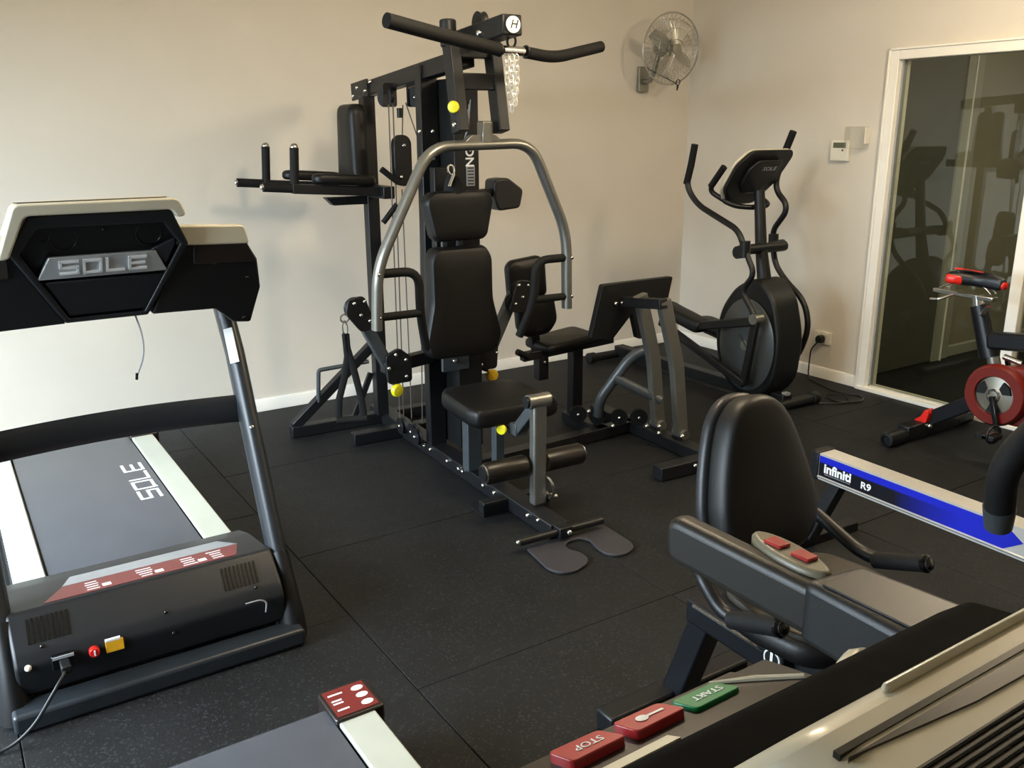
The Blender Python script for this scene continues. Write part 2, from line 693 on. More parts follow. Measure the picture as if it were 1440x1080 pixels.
def skirting(name, pts, axis, a, b, m='white_trim'):
    return struct(MB().prism(pts, axis, a, b).build(name, m, bevel=0.002))


skirting('baseboard_back', [(0.0, 0.0), (-0.014, 0.0), (-0.014, 0.062), (-0.008, 0.075), (0.0, 0.075)], 'x', XL, -0.016)
skirting('baseboard_right', [(0.0, 0.0), (-0.014, 0.0), (-0.014, 0.062), (-0.008, 0.075), (0.0, 0.075)], 'y', DY1, 0.0)
skirting('baseboard_front', [(YF, 0.0), (YF + 0.014, 0.0), (YF + 0.014, 0.062), (YF + 0.008, 0.075), (YF, 0.075)], 'x', XL, -0.016)

# opening on the daylight side
w1 = thing('door_3', '', '')
del w1['label'], w1['category']
struct(w1)
for y in (WY0, WY1):
    s = 1 if y == WY0 else -1
    MB().box(XL - 0.13, y, -0.08, XL + 0.012, y + s * 0.05, WZ).build('frame_post', 'white_trim', w1, bevel=0.003)
MB().box(XL - 0.13, WY0, WZ - 0.05, XL + 0.012, WY1, WZ).build('frame_head', 'white_trim', w1, bevel=0.003)

# sliding glass door
d1 = thing('door_1', '', '')
del d1['label'], d1['category']
struct(d1)
FW = 0.052
MB().box(-0.022, DY1 - FW, 0.0, 0.10, DY1, DZ).build('jamb', 'white_trim', d1, bevel=0.004)
MB().box(-0.030, DY1, 0.0, 0.0, DY1 + 0.012, DZ + 0.012).build('architrave', 'white_trim', d1, bevel=0.002)
MB().box(-0.022, DY0, 0.0, 0.10, DY0 + FW, DZ).build('jamb', 'white_trim', d1, bevel=0.004)
MB().box(-0.022, DY0 + FW, DZ - FW, 0.10, DY1 - FW, DZ).build('head_rail', 'white_trim', d1, bevel=0.004)
MB().box(-0.030, DY0, DZ, 0.0, DY1 + 0.012, DZ + 0.012).build('architrave', 'white_trim', d1, bevel=0.002)
si = MB().box(-0.035, DY0, 0.0, 0.10, DY1, 0.022).build('sill', 'white_trim', d1, bevel=0.003)
MB().box(0.016, DY0 + FW, 0.022, 0.021, DY1 - FW, 0.032).build('track', 'aluminium', si)
MB().box(0.046, DY0 + FW, 0.022, 0.051, DY1 - FW, 0.032).build('track', 'aluminium', si)
MB().box(0.0, -2.555, 0.022, 0.06, -2.492, DZ - FW).build('stile', 'white_trim', d1, bevel=0.004)
MB().box(0.016, DY1 - FW - 0.012, 0.022, 0.05, DY1 - FW, DZ - FW).build('seal', 'silver_plastic', d1)
MB().box(0.024, -2.492, 0.025, 0.030, DY1 - FW - 0.002, DZ - FW).build('pane', 'glass', d1)
MB().box(0.040, DY0 + FW, 0.025, 0.046, -2.555, DZ - FW).build('pane', 'glass', d1)

# hallway behind the glass
HY = -1.48
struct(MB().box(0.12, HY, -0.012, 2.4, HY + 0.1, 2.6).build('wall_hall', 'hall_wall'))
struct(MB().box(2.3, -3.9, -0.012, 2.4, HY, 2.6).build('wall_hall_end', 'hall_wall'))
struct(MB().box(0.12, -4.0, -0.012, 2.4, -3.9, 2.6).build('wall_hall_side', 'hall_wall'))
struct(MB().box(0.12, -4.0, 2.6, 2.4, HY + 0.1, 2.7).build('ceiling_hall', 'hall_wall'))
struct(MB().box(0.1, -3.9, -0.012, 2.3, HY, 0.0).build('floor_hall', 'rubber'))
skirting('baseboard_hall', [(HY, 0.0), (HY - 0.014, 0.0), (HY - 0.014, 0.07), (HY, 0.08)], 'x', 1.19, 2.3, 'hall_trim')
d2 = thing('door_2', '', '')
del d2['label'], d2['category']
struct(d2)
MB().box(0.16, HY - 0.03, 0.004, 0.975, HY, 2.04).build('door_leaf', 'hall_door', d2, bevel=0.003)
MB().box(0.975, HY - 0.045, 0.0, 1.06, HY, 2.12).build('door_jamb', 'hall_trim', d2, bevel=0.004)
MB().box(1.055, HY - 0.05, 0.0, 1.07, HY, 2.12).build('jamb_highlight', 'white_trim', d2)  # thin white strip standing in for the highlight along the jamb
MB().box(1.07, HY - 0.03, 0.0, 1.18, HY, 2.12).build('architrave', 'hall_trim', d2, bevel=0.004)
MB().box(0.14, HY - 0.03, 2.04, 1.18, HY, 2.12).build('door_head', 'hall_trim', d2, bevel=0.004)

# warm ceiling lamps
for i, (x, y, w, lab) in enumerate(((-1.3, -3.25, 60, 'round warm white ceiling light above the rowing machine near the glass door'),
                                    (-3.1, -2.7, 46, 'round warm white ceiling light in the middle of the room above the weight machine'))):
    c = thing('ceiling_light', lab, 'ceiling light', (x, y, ZC), group='round ceiling lights')
    MB().lathe([(0.17, -0.001), (0.175, -0.02), (0.165, -0.045), (0.15, -0.05)], (0, 0, 0), (0, 0, 1), 32).build('rim', 'white_plastic', c)
    MB().lathe([(0.148, -0.045), (0.14, -0.062), (0.09, -0.075), (0.001, -0.08)], (0, 0, 0), (0, 0, 1), 32).build('diffuser', 'lamp_glass', c)
    ld = bpy.data.lights.new('bulb', 'POINT')
    ld.shadow_soft_size = 0.16
    ld.energy = w
    ld.color = (1.0, 0.84, 0.62)
    lo = bpy.data.objects.new('bulb', ld)
    COL.objects.link(lo)
    lo.parent = c
    lo.location = (0, 0, -0.26)

hl = thing('hall_fill', 'unseen warm lamp added to brighten the hallway behind the glass door', 'ceiling light', (1.2, -2.8, 2.6))  # unseen lamp, added as fill for the dark hallway
MB().lathe([(0.13, -0.001), (0.13, -0.03), (0.12, -0.045)], (0, 0, 0), (0, 0, 1), 28).build('rim', 'white_plastic', hl)
MB().lathe([(0.118, -0.04), (0.09, -0.058), (0.001, -0.066)], (0, 0, 0), (0, 0, 1), 28).build('diffuser', 'hall_fill_glow', hl)
hd_ = bpy.data.lights.new('bulb', 'AREA')
hd_.shape = 'DISK'
hd_.size = 0.2
hd_.energy = 14
hd_.color = (1.0, 0.86, 0.66)
ho_ = bpy.data.objects.new('bulb', hd_)
COL.objects.link(ho_)
ho_.parent = hl
ho_.location = (0, 0, -0.07)

# ---------------------------------------------------------------- small fittings
# wall fan
fan = thing('wall_fan', 'grey wire cage wall fan mounted high near the room corner', 'fan', (-0.46, 0.0, 1.93))
MB().prism(rrect(-0.045, -0.10, 0.045, 0.07, 0.012), 'y', -0.03, -0.001).build('wall_plate', 'fan_metal', fan, bevel=0.003)
MB().tube(fillet([(0, -0.02, -0.03), (0, -0.10, -0.03), (0.0, -0.14, 0.06), (0.0, -0.17, 0.14)], 0.05), 0.018).build('arm', 'fan_metal', fan)
fc = V3((-0.015, -0.29, 0.165))
fn = V3((-0.10, -1.0, -0.10)).normalized()
MB().lathe([(0.001, -0.13), (0.045, -0.12), (0.055, -0.07), (0.055, -0.02), (0.03, 0.0)], fc, fn, 20).build('motor', 'fan_metal', fan)
cage = MB()
RR = 0.225
cage.torus(fc + fn * 0.02, fn, RR, 0.006, 40, 6)
u_ = fn.cross(V3((0, 0, 1))).normalized()
w_ = u_.cross(fn)
for h, rr in ((0.075, 0.06), (0.062, 0.13), (0.045, 0.185), (-0.03, 0.185), (-0.06, 0.11)):
    cage.torus(fc + fn * h, fn, rr, 0.0016, 36, 4)
for k in range(40):
    a = 2 * PI * k / 40
    d = u_ * math.cos(a) + w_ * math.sin(a)
    cage.tube([fc + fn * 0.078 + d * 0.03, fc + fn * 0.062 + d * 0.13, fc + fn * 0.045 + d * 0.19, fc + fn * 0.02 + d * RR], 0.0012, 4, cap=False)
    cage.tube([fc - fn * 0.07 + d * 0.05, fc - fn * 0.06 + d * 0.11, fc - fn * 0.02 + d * 0.2, fc + fn * 0.02 + d * RR], 0.0012, 4, cap=False)
cage.build('cage', 'steel_wire', fan, kind='stuff')
MB().lathe([(0.034, 0.074), (0.034, 0.084), (0.02, 0.088)], fc, fn, 20).build('badge', 'fan_metal', fan)
for k in range(4):
    bl = MB()
    a = 2 * PI * k / 4 + 0.5
    n = 8
    top, vs, fs = [], [], []
    for i in range(n + 1):
        t = i / n
        r = 0.03 + 0.165 * t
        wd = 0.025 + 0.055 * math.sin(PI * min(1, t * 0.75 + 0.1))
        for s in (-1, 1):
            ang = a + s * wd / max(r, 0.06) * 0.5
            d = u_ * math.cos(ang) + w_ * math.sin(ang)
            vs.append(fc + d * r + fn * (0.02 + s * 0.016))
    m_ = len(vs)
    vs += [p - fn * 0.0025 for p in vs]
    for i in range(n):
        q = (2 * i, 2 * i + 1, 2 * i + 3, 2 * i + 2)
        fs.append(q)
        fs.append(tuple(reversed([j + m_ for j in q])))
        fs.append((2 * i, 2 * i + 2, 2 * i + 2 + m_, 2 * i + m_))
        fs.append((2 * i + 3, 2 * i + 1, 2 * i + 1 + m_, 2 * i + 3 + m_))
    fs.append((1, 0, m_, m_ + 1))
    fs.append((2 * n, 2 * n + 1, 2 * n + 1 + m_, 2 * n + m_))
    bl.add(vs, fs).build('blade', 'fan_blade', fan)
MB().torus(fc + V3((0.07, -0.02, -0.21)), (0, 1, 0.2), 0.018, 0.003, 18, 6).build('pull_ring', 'black_plastic', fan)
MB().cyl(fc + V3((0.07, -0.02, -0.228)), fc + V3((0.064, -0.02, -0.262)), 0.008, 0.005).build('pull_knob', 'black_plastic', fan)
MB().tube(fillet([fc + V3((-0.1, 0.1, -0.12)), fc + V3((-0.03, -0.05, -0.2)), fc + V3((0.06, -0.02, -0.22))], 0.06), 0.003, 6).build('pull_cord', 'black_plastic', fan)

# thermostat on the right wall
th = thing('thermostat', 'small white wall thermostat with grey display beside glass door', 'thermostat', (0, -1.355, 1.385))
MB().box(-0.026, -0.065, 0.0, -0.001, 0.065, 0.125).build('body', 'white_plastic', th, bevel=0.005)
MB().box(-0.028, -0.045, 0.080, -0.024, 0.045, 0.112).build('display', 'lcd', th)
MB().cyl((-0.030, -0.025, 0.066), (-0.024, -0.025, 0.066), 0.006).build('button', 'lcd', th)
MB().box(-0.029, -0.058, 0.006, -0.024, 0.058, 0.056).build('flap', 'white_plastic', th, bevel=0.001)
cv = thing('cover_box', 'clear plastic hinged cover on the wall above the thermostat', 'cover', (0, -1.47, 1.46))
MB().box(-0.05, -0.07, 0.0, -0.046, 0.07, 0.13).build('cover_face', 'clear', cv)
MB().box(-0.046, -0.07, 0.0, -0.001, -0.066, 0.13).build('cover_side', 'clear', cv)
MB().box(-0.046, 0.066, 0.0, -0.001, 0.07, 0.13).build('cover_side', 'clear', cv)
MB().box(-0.046, -0.066, 0.0, -0.001, 0.066, 0.004).build('cover_side', 'clear', cv)
MB().box(-0.046, -0.066, 0.126, -0.001, 0.066, 0.13).build('cover_side', 'clear', cv)
MB().box(-0.05, -0.078, 0.03, -0.001, -0.0705, 0.125).build('hinge', 'white_plastic', cv, bevel=0.002)

# power outlet
po = thing('power_outlet', 'white double power outlet low on the wall behind the elliptical', 'outlet', (0, -1.345, 0.228))
MB().prism(rrect(-0.066, 0.0, 0.066, 0.082, 0.008), 'x', -0.009, -0.0005).build('face_plate', 'white_plastic', po, bevel=0.002)
for y in (-0.03, 0.03):
    MB().box(-0.013, y - 0.008, 0.056, -0.008, y + 0.008, 0.074).build('switch', 'white_plastic', po, bevel=0.002)

# ================================================================ treadmills
def face_y(z):
    return 0.53 - 1.05 * (z - 1.075)


def rec_y(z):
    return 0.178 + 0.80 * (1.404 - z)


def back_y(z):
    return 0.125 + 0.47 * (1.38 - z)


def wing_y(z):
    return 0.205 + 0.29 * (1.30 - z)


def slab(mb, outline, fb, ff):
    """solid between a back surface y=fb(z) and a front surface y=ff(z) over an (x, z) outline"""
    n = len(outline)
    ar = sum(outline[i][0] * outline[(i + 1) % n][1] - outline[(i + 1) % n][0] * outline[i][1] for i in range(n))
    if ar < 0:
        outline = list(reversed(outline))
    vs = [(x, fb(z), z) for x, z in outline] + [(x, ff(z), z) for x, z in outline]
    fs = [tuple(range(n)), tuple(reversed(range(n, 2 * n)))] + [(i + 1 if i + 1 < n else 0, i, n + i, n + (i + 1) % n) for i in range(n)]
    return mb.add(vs, fs)


def ring(mb, outer, inner, fb, ff):
    n = len(outer)
    vs = [(x, fb(z), z) for x, z in outer] + [(x, fb(z), z) for x, z in inner] + [(x, ff(z), z) for x, z in outer] + [(x, ff(z), z) for x, z in inner]
    fs = []
    for i in range(n):
        j = (i + 1) % n
        fs += [(i, j, n + j, n + i), (2 * n + j, 2 * n + i, 3 * n + i, 3 * n + j), (j, i, 2 * n + i, 2 * n + j), (n + i, n + j, 3 * n + j, 3 * n + i)]
    return mb.add(vs, fs)


def make_treadmill():
    t = thing('treadmill', '', 'treadmill', (-4.385, -2.53, 0))
    # --- base frame and deck
    MB().box(-0.41, 0.0, 0.004, 0.41, 0.085, 0.062).build('front_bar', 'satin_charcoal', t, bevel=0.012, seg=3)
    for s in (-1, 1):
        MB().box(s * 0.37 - 0.025, 0.085, 0.012, s * 0.37 + 0.025, 1.30, 0.065).build('base_rail', 'black_steel', t, bevel=0.006)
        MB().cyl((s * 0.37 - 0.02, 1.25, 0.03), (s * 0.37 + 0.02, 1.25, 0.03), 0.029).build('transport_wheel', 'black_plastic', t)
        fr = MB().box(s * 0.30 - 0.05, 0.49, 0.075, s * 0.30 + 0.05, 1.90, 0.188).build('deck_beam', 'black_steel', t, bevel=0.006)
        MB().box(s * 0.2975 - 0.047, 0.50, 0.188, s * 0.2975 + 0.047, 1.87, 0.205).build('side_rail', 'rail_cream', t, bevel=0.004)
        x0, x1 = (0.243, 0.372) if s > 0 else (-0.372, -0.243)
        ec = MB().prism(rrect(x0, 1.815, x1, 1.948, 0.012), 'z', 0.05, 0.212).build('end_cap', 'bezel_brown', t, bevel=0.004)
        MB().box(x0 + 0.010, 1.826, 0.212, x1 - 0.012, 1.938, 0.2133).build('warning_decal', 'decal_red', ec)
        pr = MB()
        for k, (cy, ln) in enumerate(((1.916, 0.038), (1.890, 0.026), (1.878, 0.026), (1.850, 0.03))):
            pr.box(x0 + 0.018, cy - 0.003, 0.2133, x0 + 0.018 + ln, cy + 0.003, 0.2140)
        for cy in (1.914, 1.882, 1.848):
            pr.prism(ellipse(x1 - 0.034, cy, 0.016, 0.011, 10), 'z', 0.2133, 0.2140)
        pr.build('warning_print', 'print_white', ec, kind='stuff')
        MB().cyl((s * 0.31, 1.93, 0.0), (s * 0.31, 1.93, 0.05), 0.022).build('leveling_foot', 'black_plastic', t)
    MB().box(-0.25, 0.49, 0.10, 0.25, 1.90, 0.176).build('deck_board', 'black_plastic', t)
    prof = [(0.40, 0.190), (0.45, 0.198), (1.88, 0.198)] + [(1.88 + 0.034 * math.sin(a), 0.164 + 0.034 * math.cos(a)) for a in (0.4, 0.8, 1.2, 1.57, 2.0, 2.5, 3.0)] + [(1.86, 0.13), (0.45, 0.13), (0.40, 0.15)]
    belt = MB().prism(prof, 'x', -0.243, 0.243).build('running_belt', 'belt', t, sharp=60)
    # belt lettering runs along the belt, read from the tail side
    block_lettering('belt_lettering', 'SOLE', 'print_white', belt, axes((0.178, 1.25, 0.1984), (0, 1, 0), (-1, 0, 0)), 0.085, 0.072, 0.03, 0.012, 0.0008)
    # --- motor hood
    hp = rpoly([(0.525, 0.21), (0.40, 0.247), (0.165, 0.285), (0.078, 0.2), (0.058, 0.165), (0.075, 0.07), (0.525, 0.07)], 0.012, 3)
    hood = MB().prism(hp, 'x', -0.385, 0.372).build('motor_hood', 'charcoal_shell', t, bevel=0.010, seg=3)

    def top_z(y):
        return 0.285 - (y - 0.165) * (0.038 / 0.235) if y < 0.40 else 0.247 - (y - 0.40) * (0.037 / 0.125)

    def on_top(mb, poly, lift):
        n = len(poly)
        vs = [(x, y, top_z(y) + lift) for x, y in poly] + [(x, y, top_z(y) - 0.002) for x, y in poly]
        return mb.add(vs, [tuple(range(n)), tuple(reversed(range(n, 2 * n)))] + [((i + 1) % n, i, n + i, n + (i + 1) % n) for i in range(n)])
    on_top(MB(), [(-0.285, 0.185), (0.265, 0.185), (0.30, 0.30), (-0.225, 0.30)], 0.0015).build('hood_decal', 'decal_red', hood)
    on_top(MB(), [(-0.225, 0.302), (0.30, 0.302), (0.255, 0.385), (-0.195, 0.385)], 0.0018).build('hood_stripe', 'print_grey', hood)
    tx = MB()
    rnd = random.Random(4)
    for cx in (-0.15, 0.0, 0.13, 0.215):
        for k in range(4):
            y = 0.205 + k * 0.023
            w = rnd.uniform(0.015, 0.024)
            on_top(tx, [(cx - w, y - 0.0035), (cx + w, y - 0.0035), (cx + w, y + 0.0035), (cx - w, y + 0.0035)], 0.0024)
        if cx < 0.2:
            on_top(tx, [(cx + 0.026, 0.205), (cx + 0.05, 0.205), (cx + 0.05, 0.232), (cx + 0.026, 0.232)], 0.0024)
    tx.build('hood_print', 'print_white', hood, kind='stuff')

    def front(x, s, d=0.0):          # point on the upper sloping front face, s=0 top ridge, s=1 lower ridge
        return V3((x, 0.165 - 0.087 * s, 0.285 - 0.085 * s)) + V3((0, -0.70, 0.715)) * d
    for c0 in (-0.335, 0.205):
        vt = MB()
        for k in range(9):
            x = c0 + k * 0.0125
            a, b = front(x, 0.22, 0.001), front(x - 0.004, 0.82, 0.001)
            vt.beam(a, b, 0.0055, 0.004, up=(0, -0.7, 0.7))
        vt.build('vent_slots', 'gloss_black', hood, kind='stuff')
    for x in (-0.31, 0.02, 0.29):
        bolt(hood, front(x, 0.93, 0.0), (0, -0.7, 0.7), 0.006, 'gloss_black', 'screw')
    bolt(hood, (0.03, 0.060, 0.145), (0, -1, 0), 0.006, 'gloss_black', 'screw')
    bolt(hood, (-0.352, 0.058, 0.166), (0, -1, 0), 0.009, 'white_plastic', 'plug_cap')
    MB().box(-0.295, 0.050, 0.140, -0.235, 0.066, 0.182).build('power_socket', 'gloss_black', hood, bevel=0.003)
    MB().box(-0.292, 0.047, 0.172, -0.238, 0.052, 0.180).build('socket_label', 'print_grey', hood)
    sw = MB().cyl((-0.186, 0.064, 0.162), (-0.186, 0.044, 0.162), 0.014).build('power_switch', 'switch_red', hood, bevel=0.002)
    MB().box(-0.188, 0.042, 0.154, -0.184, 0.0445, 0.170).build('switch_mark', 'print_white', sw)
    MB().box(-0.155, 0.052, 0.146, -0.108, 0.0605, 0.179).build('rating_sticker', 'sticker_yellow', hood)
    MB().box(-0.155, 0.0515, 0.180, -0.115, 0.0605, 0.186).build('rating_sticker', 'print_white', hood)
    MB().tube(fillet([(0.245, 0.050, 0.178), (0.29, 0.050, 0.178), (0.31, 0.05, 0.165), (0.305, 0.052, 0.13)], 0.02), 0.0025, 6).build('embossed_mark', 'print_grey', hood)
    # --- uprights
    for s in (-1, 1):
        x = s * 0.397
        pts = [(x, 0.10, 0.006), (x, 0.105, 0.05), (x, 0.13, 0.15), (x, 0.185, 0.255)]
        MB().tube(pts, [0.060, 0.057, 0.046, 0.041], 16, sec=(1.15, 0.78), up=(0, 1, 0)).build('post_boot', 'black_plastic', t)
        pts = [(x, 0.18, 0.22), (x, 0.372, 0.65), (x, 0.47, 0.87), (x - s * 0.01, 0.545, 1.04)]
        ps = MB().tube(pts, 0.037, 16, sec=(1.2, 0.82), up=(0, 1, 0)).build('upright', 'satin_charcoal', t)
        if s > 0:
            MB().beam((x - 0.02, 0.405, 0.85), (x - 0.02, 0.455, 0.955), 0.030, 0.004, up=(-0.6, -0.8, 0.2)).build('sticker', 'print_white', ps)
            bolt(ps, (x - 0.005, 0.330, 0.645), (-0.3, -1, 0.3), 0.009, 'steel_wire')
        # handrail with side panel and control pod
        MB().tube(fillet([(x - s * 0.02, 0.50, 0.98), (x - s * 0.02, 0.54, 1.055), (s * 0.368, 0.62, 1.06)], 0.04), 0.014, 10).build('handrail', 'satin_charcoal', t)
        x0, x1 = (0.350, 0.384) if s > 0 else (-0.384, -0.350)
        ye = 0.835 if s > 0 else 0.665
        ar = MB().prism(rpoly([(0.575, 1.092), (ye, 1.092), (ye, 1.028), (0.575, 1.028)], 0.024, 5), 'x', x0, x1).build('armrest', 'arm_brown', t, bevel=0.012, seg=4)
        pd = MB().prism(rpoly([(s * 0.335, 0.40), (s * 0.455, 0.40), (s * 0.43, 0.60), (s * 0.345, 0.612)], 0.015), 'z', 1.024, 1.100).build('arm_pod', 'charcoal_shell', t, bevel=0.012, seg=3)
        MB().box(min(s * 0.352, s * 0.40), 0.41, 1.0995, max(s * 0.352, s * 0.40), 0.59, 1.1025).build('pod_ridge', 'charcoal_shell', pd, bevel=0.001)
        if s < 0:
            continue
        el = ellipse(s * 0.390, 0.665, 0.022, 0.062, 24)
        oc = MB().prism([(a + (b - 0.665) * 0.12, b) for a, b in el], 'z', 1.07, 1.100).build('control_pad', 'pad_beige', ar, bevel=0.006, seg=3)
        for yy in (0.645, 0.685):
            MB().box(s * 0.390 - 0.010, yy - 0.013, 1.100, s * 0.390 + 0.010, yy + 0.013, 1.104).build('arm_button', 'button_red', oc, bevel=0.002)
    # crossbar between the uprights
    cb = []
    for k in range(13):
        x = -0.39 + 0.78 * k / 12
        cb.append((x, 0.40 + 0.05 * math.cos(PI * x / 0.78), 0.695))
    MB().tube(cb, 0.047, 12, sec=(1.0, 0.30), up=(0, 0, 1)).build('crossbar', 'charcoal_shell', t)
    # --- console
    hexo = [(-0.182, 1.372), (0.170, 1.372), (0.218, 1.272), (0.105, 1.062), (-0.115, 1.062), (-0.235, 1.272)]
    hexi = [(-0.162, 1.338), (0.150, 1.338), (0.194, 1.272), (0.096, 1.076), (-0.105, 1.076), (-0.210, 1.272)]
    core = slab(MB(), hexo, lambda z: back_y(z) + 0.028, rec_y).build('console', 'black_plastic', t, bevel=0.004)
    ring(MB(), hexo, hexi, back_y, lambda z: back_y(z) + 0.03).build('rear_rim', 'charcoal_shell', core, bevel=0.006, seg=3)
    slab(MB(), [(-0.158, 1.188), (0.158, 1.188), (0.102, 1.082), (-0.102, 1.082)], lambda z: back_y(z) + 0.006, lambda z: back_y(z) + 0.031).build('rear_lower_panel', 'charcoal_shell', core, bevel=0.005)
    slab(MB(), [(0.118, 1.262), (0.148, 1.275), (0.180, 1.29), (0.182, 1.272), (0.158, 1.215)], lambda z: back_y(z) + 0.008, lambda z: back_y(z) + 0.03).build('rear_cheek', 'satin_charcoal', core, bevel=0.003)
    pl_ = slab(MB(), [(-0.142, 1.258), (0.128, 1.258), (0.160, 1.196), (-0.174, 1.196)], lambda z: back_y(z) + 0.002, lambda z: back_y(z) + 0.03).build('logo_plate', 'silver_plastic', core, bevel=0.003)
    block_lettering('logo_lettering', 'SOLE', 'silver_letter', pl_, axes((-0.008, back_y(1.228) + 0.001, 1.228), (1, 0, 0), (0, -0.47, 1)), 0.042, 0.036, 0.016, 0.0065, 0.010)
    for cx, rr in ((0.115, 0.034), (-0.10, 0.034)):
        MB().torus((cx, back_y(1.305) + 0.029, 1.305), (0, -1, -0.4), rr, 0.0025, 28, 6).build('speaker_ring', 'gloss_black', core)
    for p in ((-0.15, 1.30), (0.0, 1.325)):
        bolt(core, (p[0], back_y(p[1]) + 0.028, p[1]), (0, -1, -0.4), 0.005, 'gloss_black', 'screw')
    # cream cap over the top with a ribbed grille and a recessed channel
    po_ = [(-0.262, 1.262), (-0.212, 1.404), (0.184, 1.404), (0.206, 1.356)]
    pi_ = [(-0.236, 1.262), (-0.190, 1.374), (0.168, 1.374), (0.180, 1.350)]
    band = rpoly(po_ + list(reversed(pi_)), 0.016, 4)
    cap = slab(MB(), band, lambda z: back_y(z) - 0.022, lambda z: rec_y(z) + 0.012).build('top_cap', 'cream_plastic', t, bevel=0.005, seg=3)
    MB().box(-0.205, 0.1762, 1.4025, 0.172, 0.1785, 1.4046).build('channel', 'gloss_black', cap)
    MB().prism([(-0.204, 0.1742), (-0.05, 0.1748), (0.15, 0.1748), (0.165, 0.1730), (0.14, 0.1675), (-0.09, 0.1675), (-0.15, 0.1690)], 'z', 1.4025, 1.4048).build('recess', 'bezel_brown', cap)
    MB().box(-0.168, 0.1868, 1.4025, 0.165, 0.1900, 1.4060).build('lip', 'cream_plastic', cap, bevel=0.0015)
    gr = MB().box(-0.200, 0.146, 1.4025, 0.165, 0.1615, 1.4046).build('grille', 'bezel_brown', cap)
    for k in range(6):
        MB().cyl((-0.198, 0.1472 + k * 0.0026, 1.4047), (0.163, 0.1472 + k * 0.0026, 1.4047), 0.0007, seg=6).build('grille_rib', 'black_plastic', gr)
    for s in (-1, 1):
        wi = 0.188 if s > 0 else 0.222
        wo = [(s * 0.115, 1.062), (s * 0.30, 1.058), (s * 0.355, 1.008), (s * 0.408, 1.002), (s * 0.438, 1.115), (s * 0.427, 1.205), (s * 0.394, 1.262), (s * 0.225, 1.300), (s * wi, 1.300), (s * wi, 1.25)]
        wg = slab(MB(), wo, wing_y, lambda z: wing_y(z) + 0.055).build('console_wing', 'black_plastic', t, bevel=0.008, seg=3)
        slab(MB(), rpoly([(s * wi, 1.264), (s * 0.400, 1.256), (s * 0.384, 1.312), (s * wi, 1.322)], 0.012), lambda z: wing_y(z) - 0.012, lambda z: wing_y(z) + 0.050).build('wing_cap', 'cream_plastic', wg, bevel=0.005, seg=3)
        slab(MB(), [(s * 0.236, 1.205), (s * 0.426, 1.195), (s * 0.394, 1.258), (s * 0.236, 1.264)], lambda z: wing_y(z) - 0.008, lambda z: wing_y(z) + 0.03).build('wing_band', 'bezel_brown', wg, bevel=0.004)
        for p in ((0.30, 1.20), (0.395, 1.15), (0.385, 1.02)):
            bolt(wg, (s * p[0], wing_y(p[1]), p[1]), (0, -1, -0.3), 0.005, 'gloss_black', 'screw')
    # face with display and keys (towards the runner)
    nrm = V3((0, 0.24, 1.0)).normalized()
    upv = V3((0, -1.0, 0.24)).normalized()

    def fpt(x, y, d=0.0):
        return V3((x, y, 1.095 + (0.535 - y) * 0.24)) + nrm * d

    def fplate(mb, outline, d0, d1):
        n = len(outline)
        vs = [fpt(x, y, d0) for x, y in outline] + [fpt(x, y, d1) for x, y in outline]
        ar = sum(outline[i][0] * outline[(i + 1) % n][1] - outline[(i + 1) % n][0] * outline[i][1] for i in range(n))
        fs = [tuple(reversed(range(n))), tuple(range(n, 2 * n))] + [(i, (i + 1) % n, n + (i + 1) % n, n + i) for i in range(n)]
        if ar < 0:
            fs = [tuple(reversed(q)) for q in fs]
        return mb.add(vs, fs)
    slab(MB(), [(-0.17, 1.235), (0.17, 1.235), (0.15, 1.36), (-0.16, 1.36)], lambda z: rec_y(z) - 0.005, lambda z: rec_y(z) + 0.003).build('display', 'screen', core)
    MB().prism([(0.44, 1.058), (0.532, 1.066), (0.539, 1.092), (0.40, 1.1255), (0.38, 1.20), (0.30, 1.21)], 'x', -0.225, 0.205).build('key_ledge', 'black_plastic', core, bevel=0.003)
    MB().prism(rpoly([(0.410, 1.165), (0.398, 1.198), (0.372, 1.222), (0.29, 1.235), (0.29, 1.15)], 0.006, 3), 'x', -0.245, 0.236).build('display_bar', 'matte_black', core, bevel=0.003)
    bz = fplate(MB(), [(-0.215, 0.535), (0.155, 0.535), (0.195, 0.47), (0.20, 0.412), (-0.22, 0.412)], -0.002, 0.002).build('key_panel', 'bezel_brown', core)
    pr = MB()
    for k in range(16):
        x = -0.16 + k * 0.021
        fplate(pr, [(x, 0.468), (x + 0.012, 0.468), (x + 0.012, 0.463), (x, 0.463)], 0.002, 0.0026)
    pr.build('key_print', 'print_grey', bz, kind='stuff')
    fplate(MB(), [(-0.05, 0.486), (0.035, 0.488), (0.04, 0.478), (-0.05, 0.476)], 0.002, 0.004).build('key_strip', 'cream_plastic', bz)
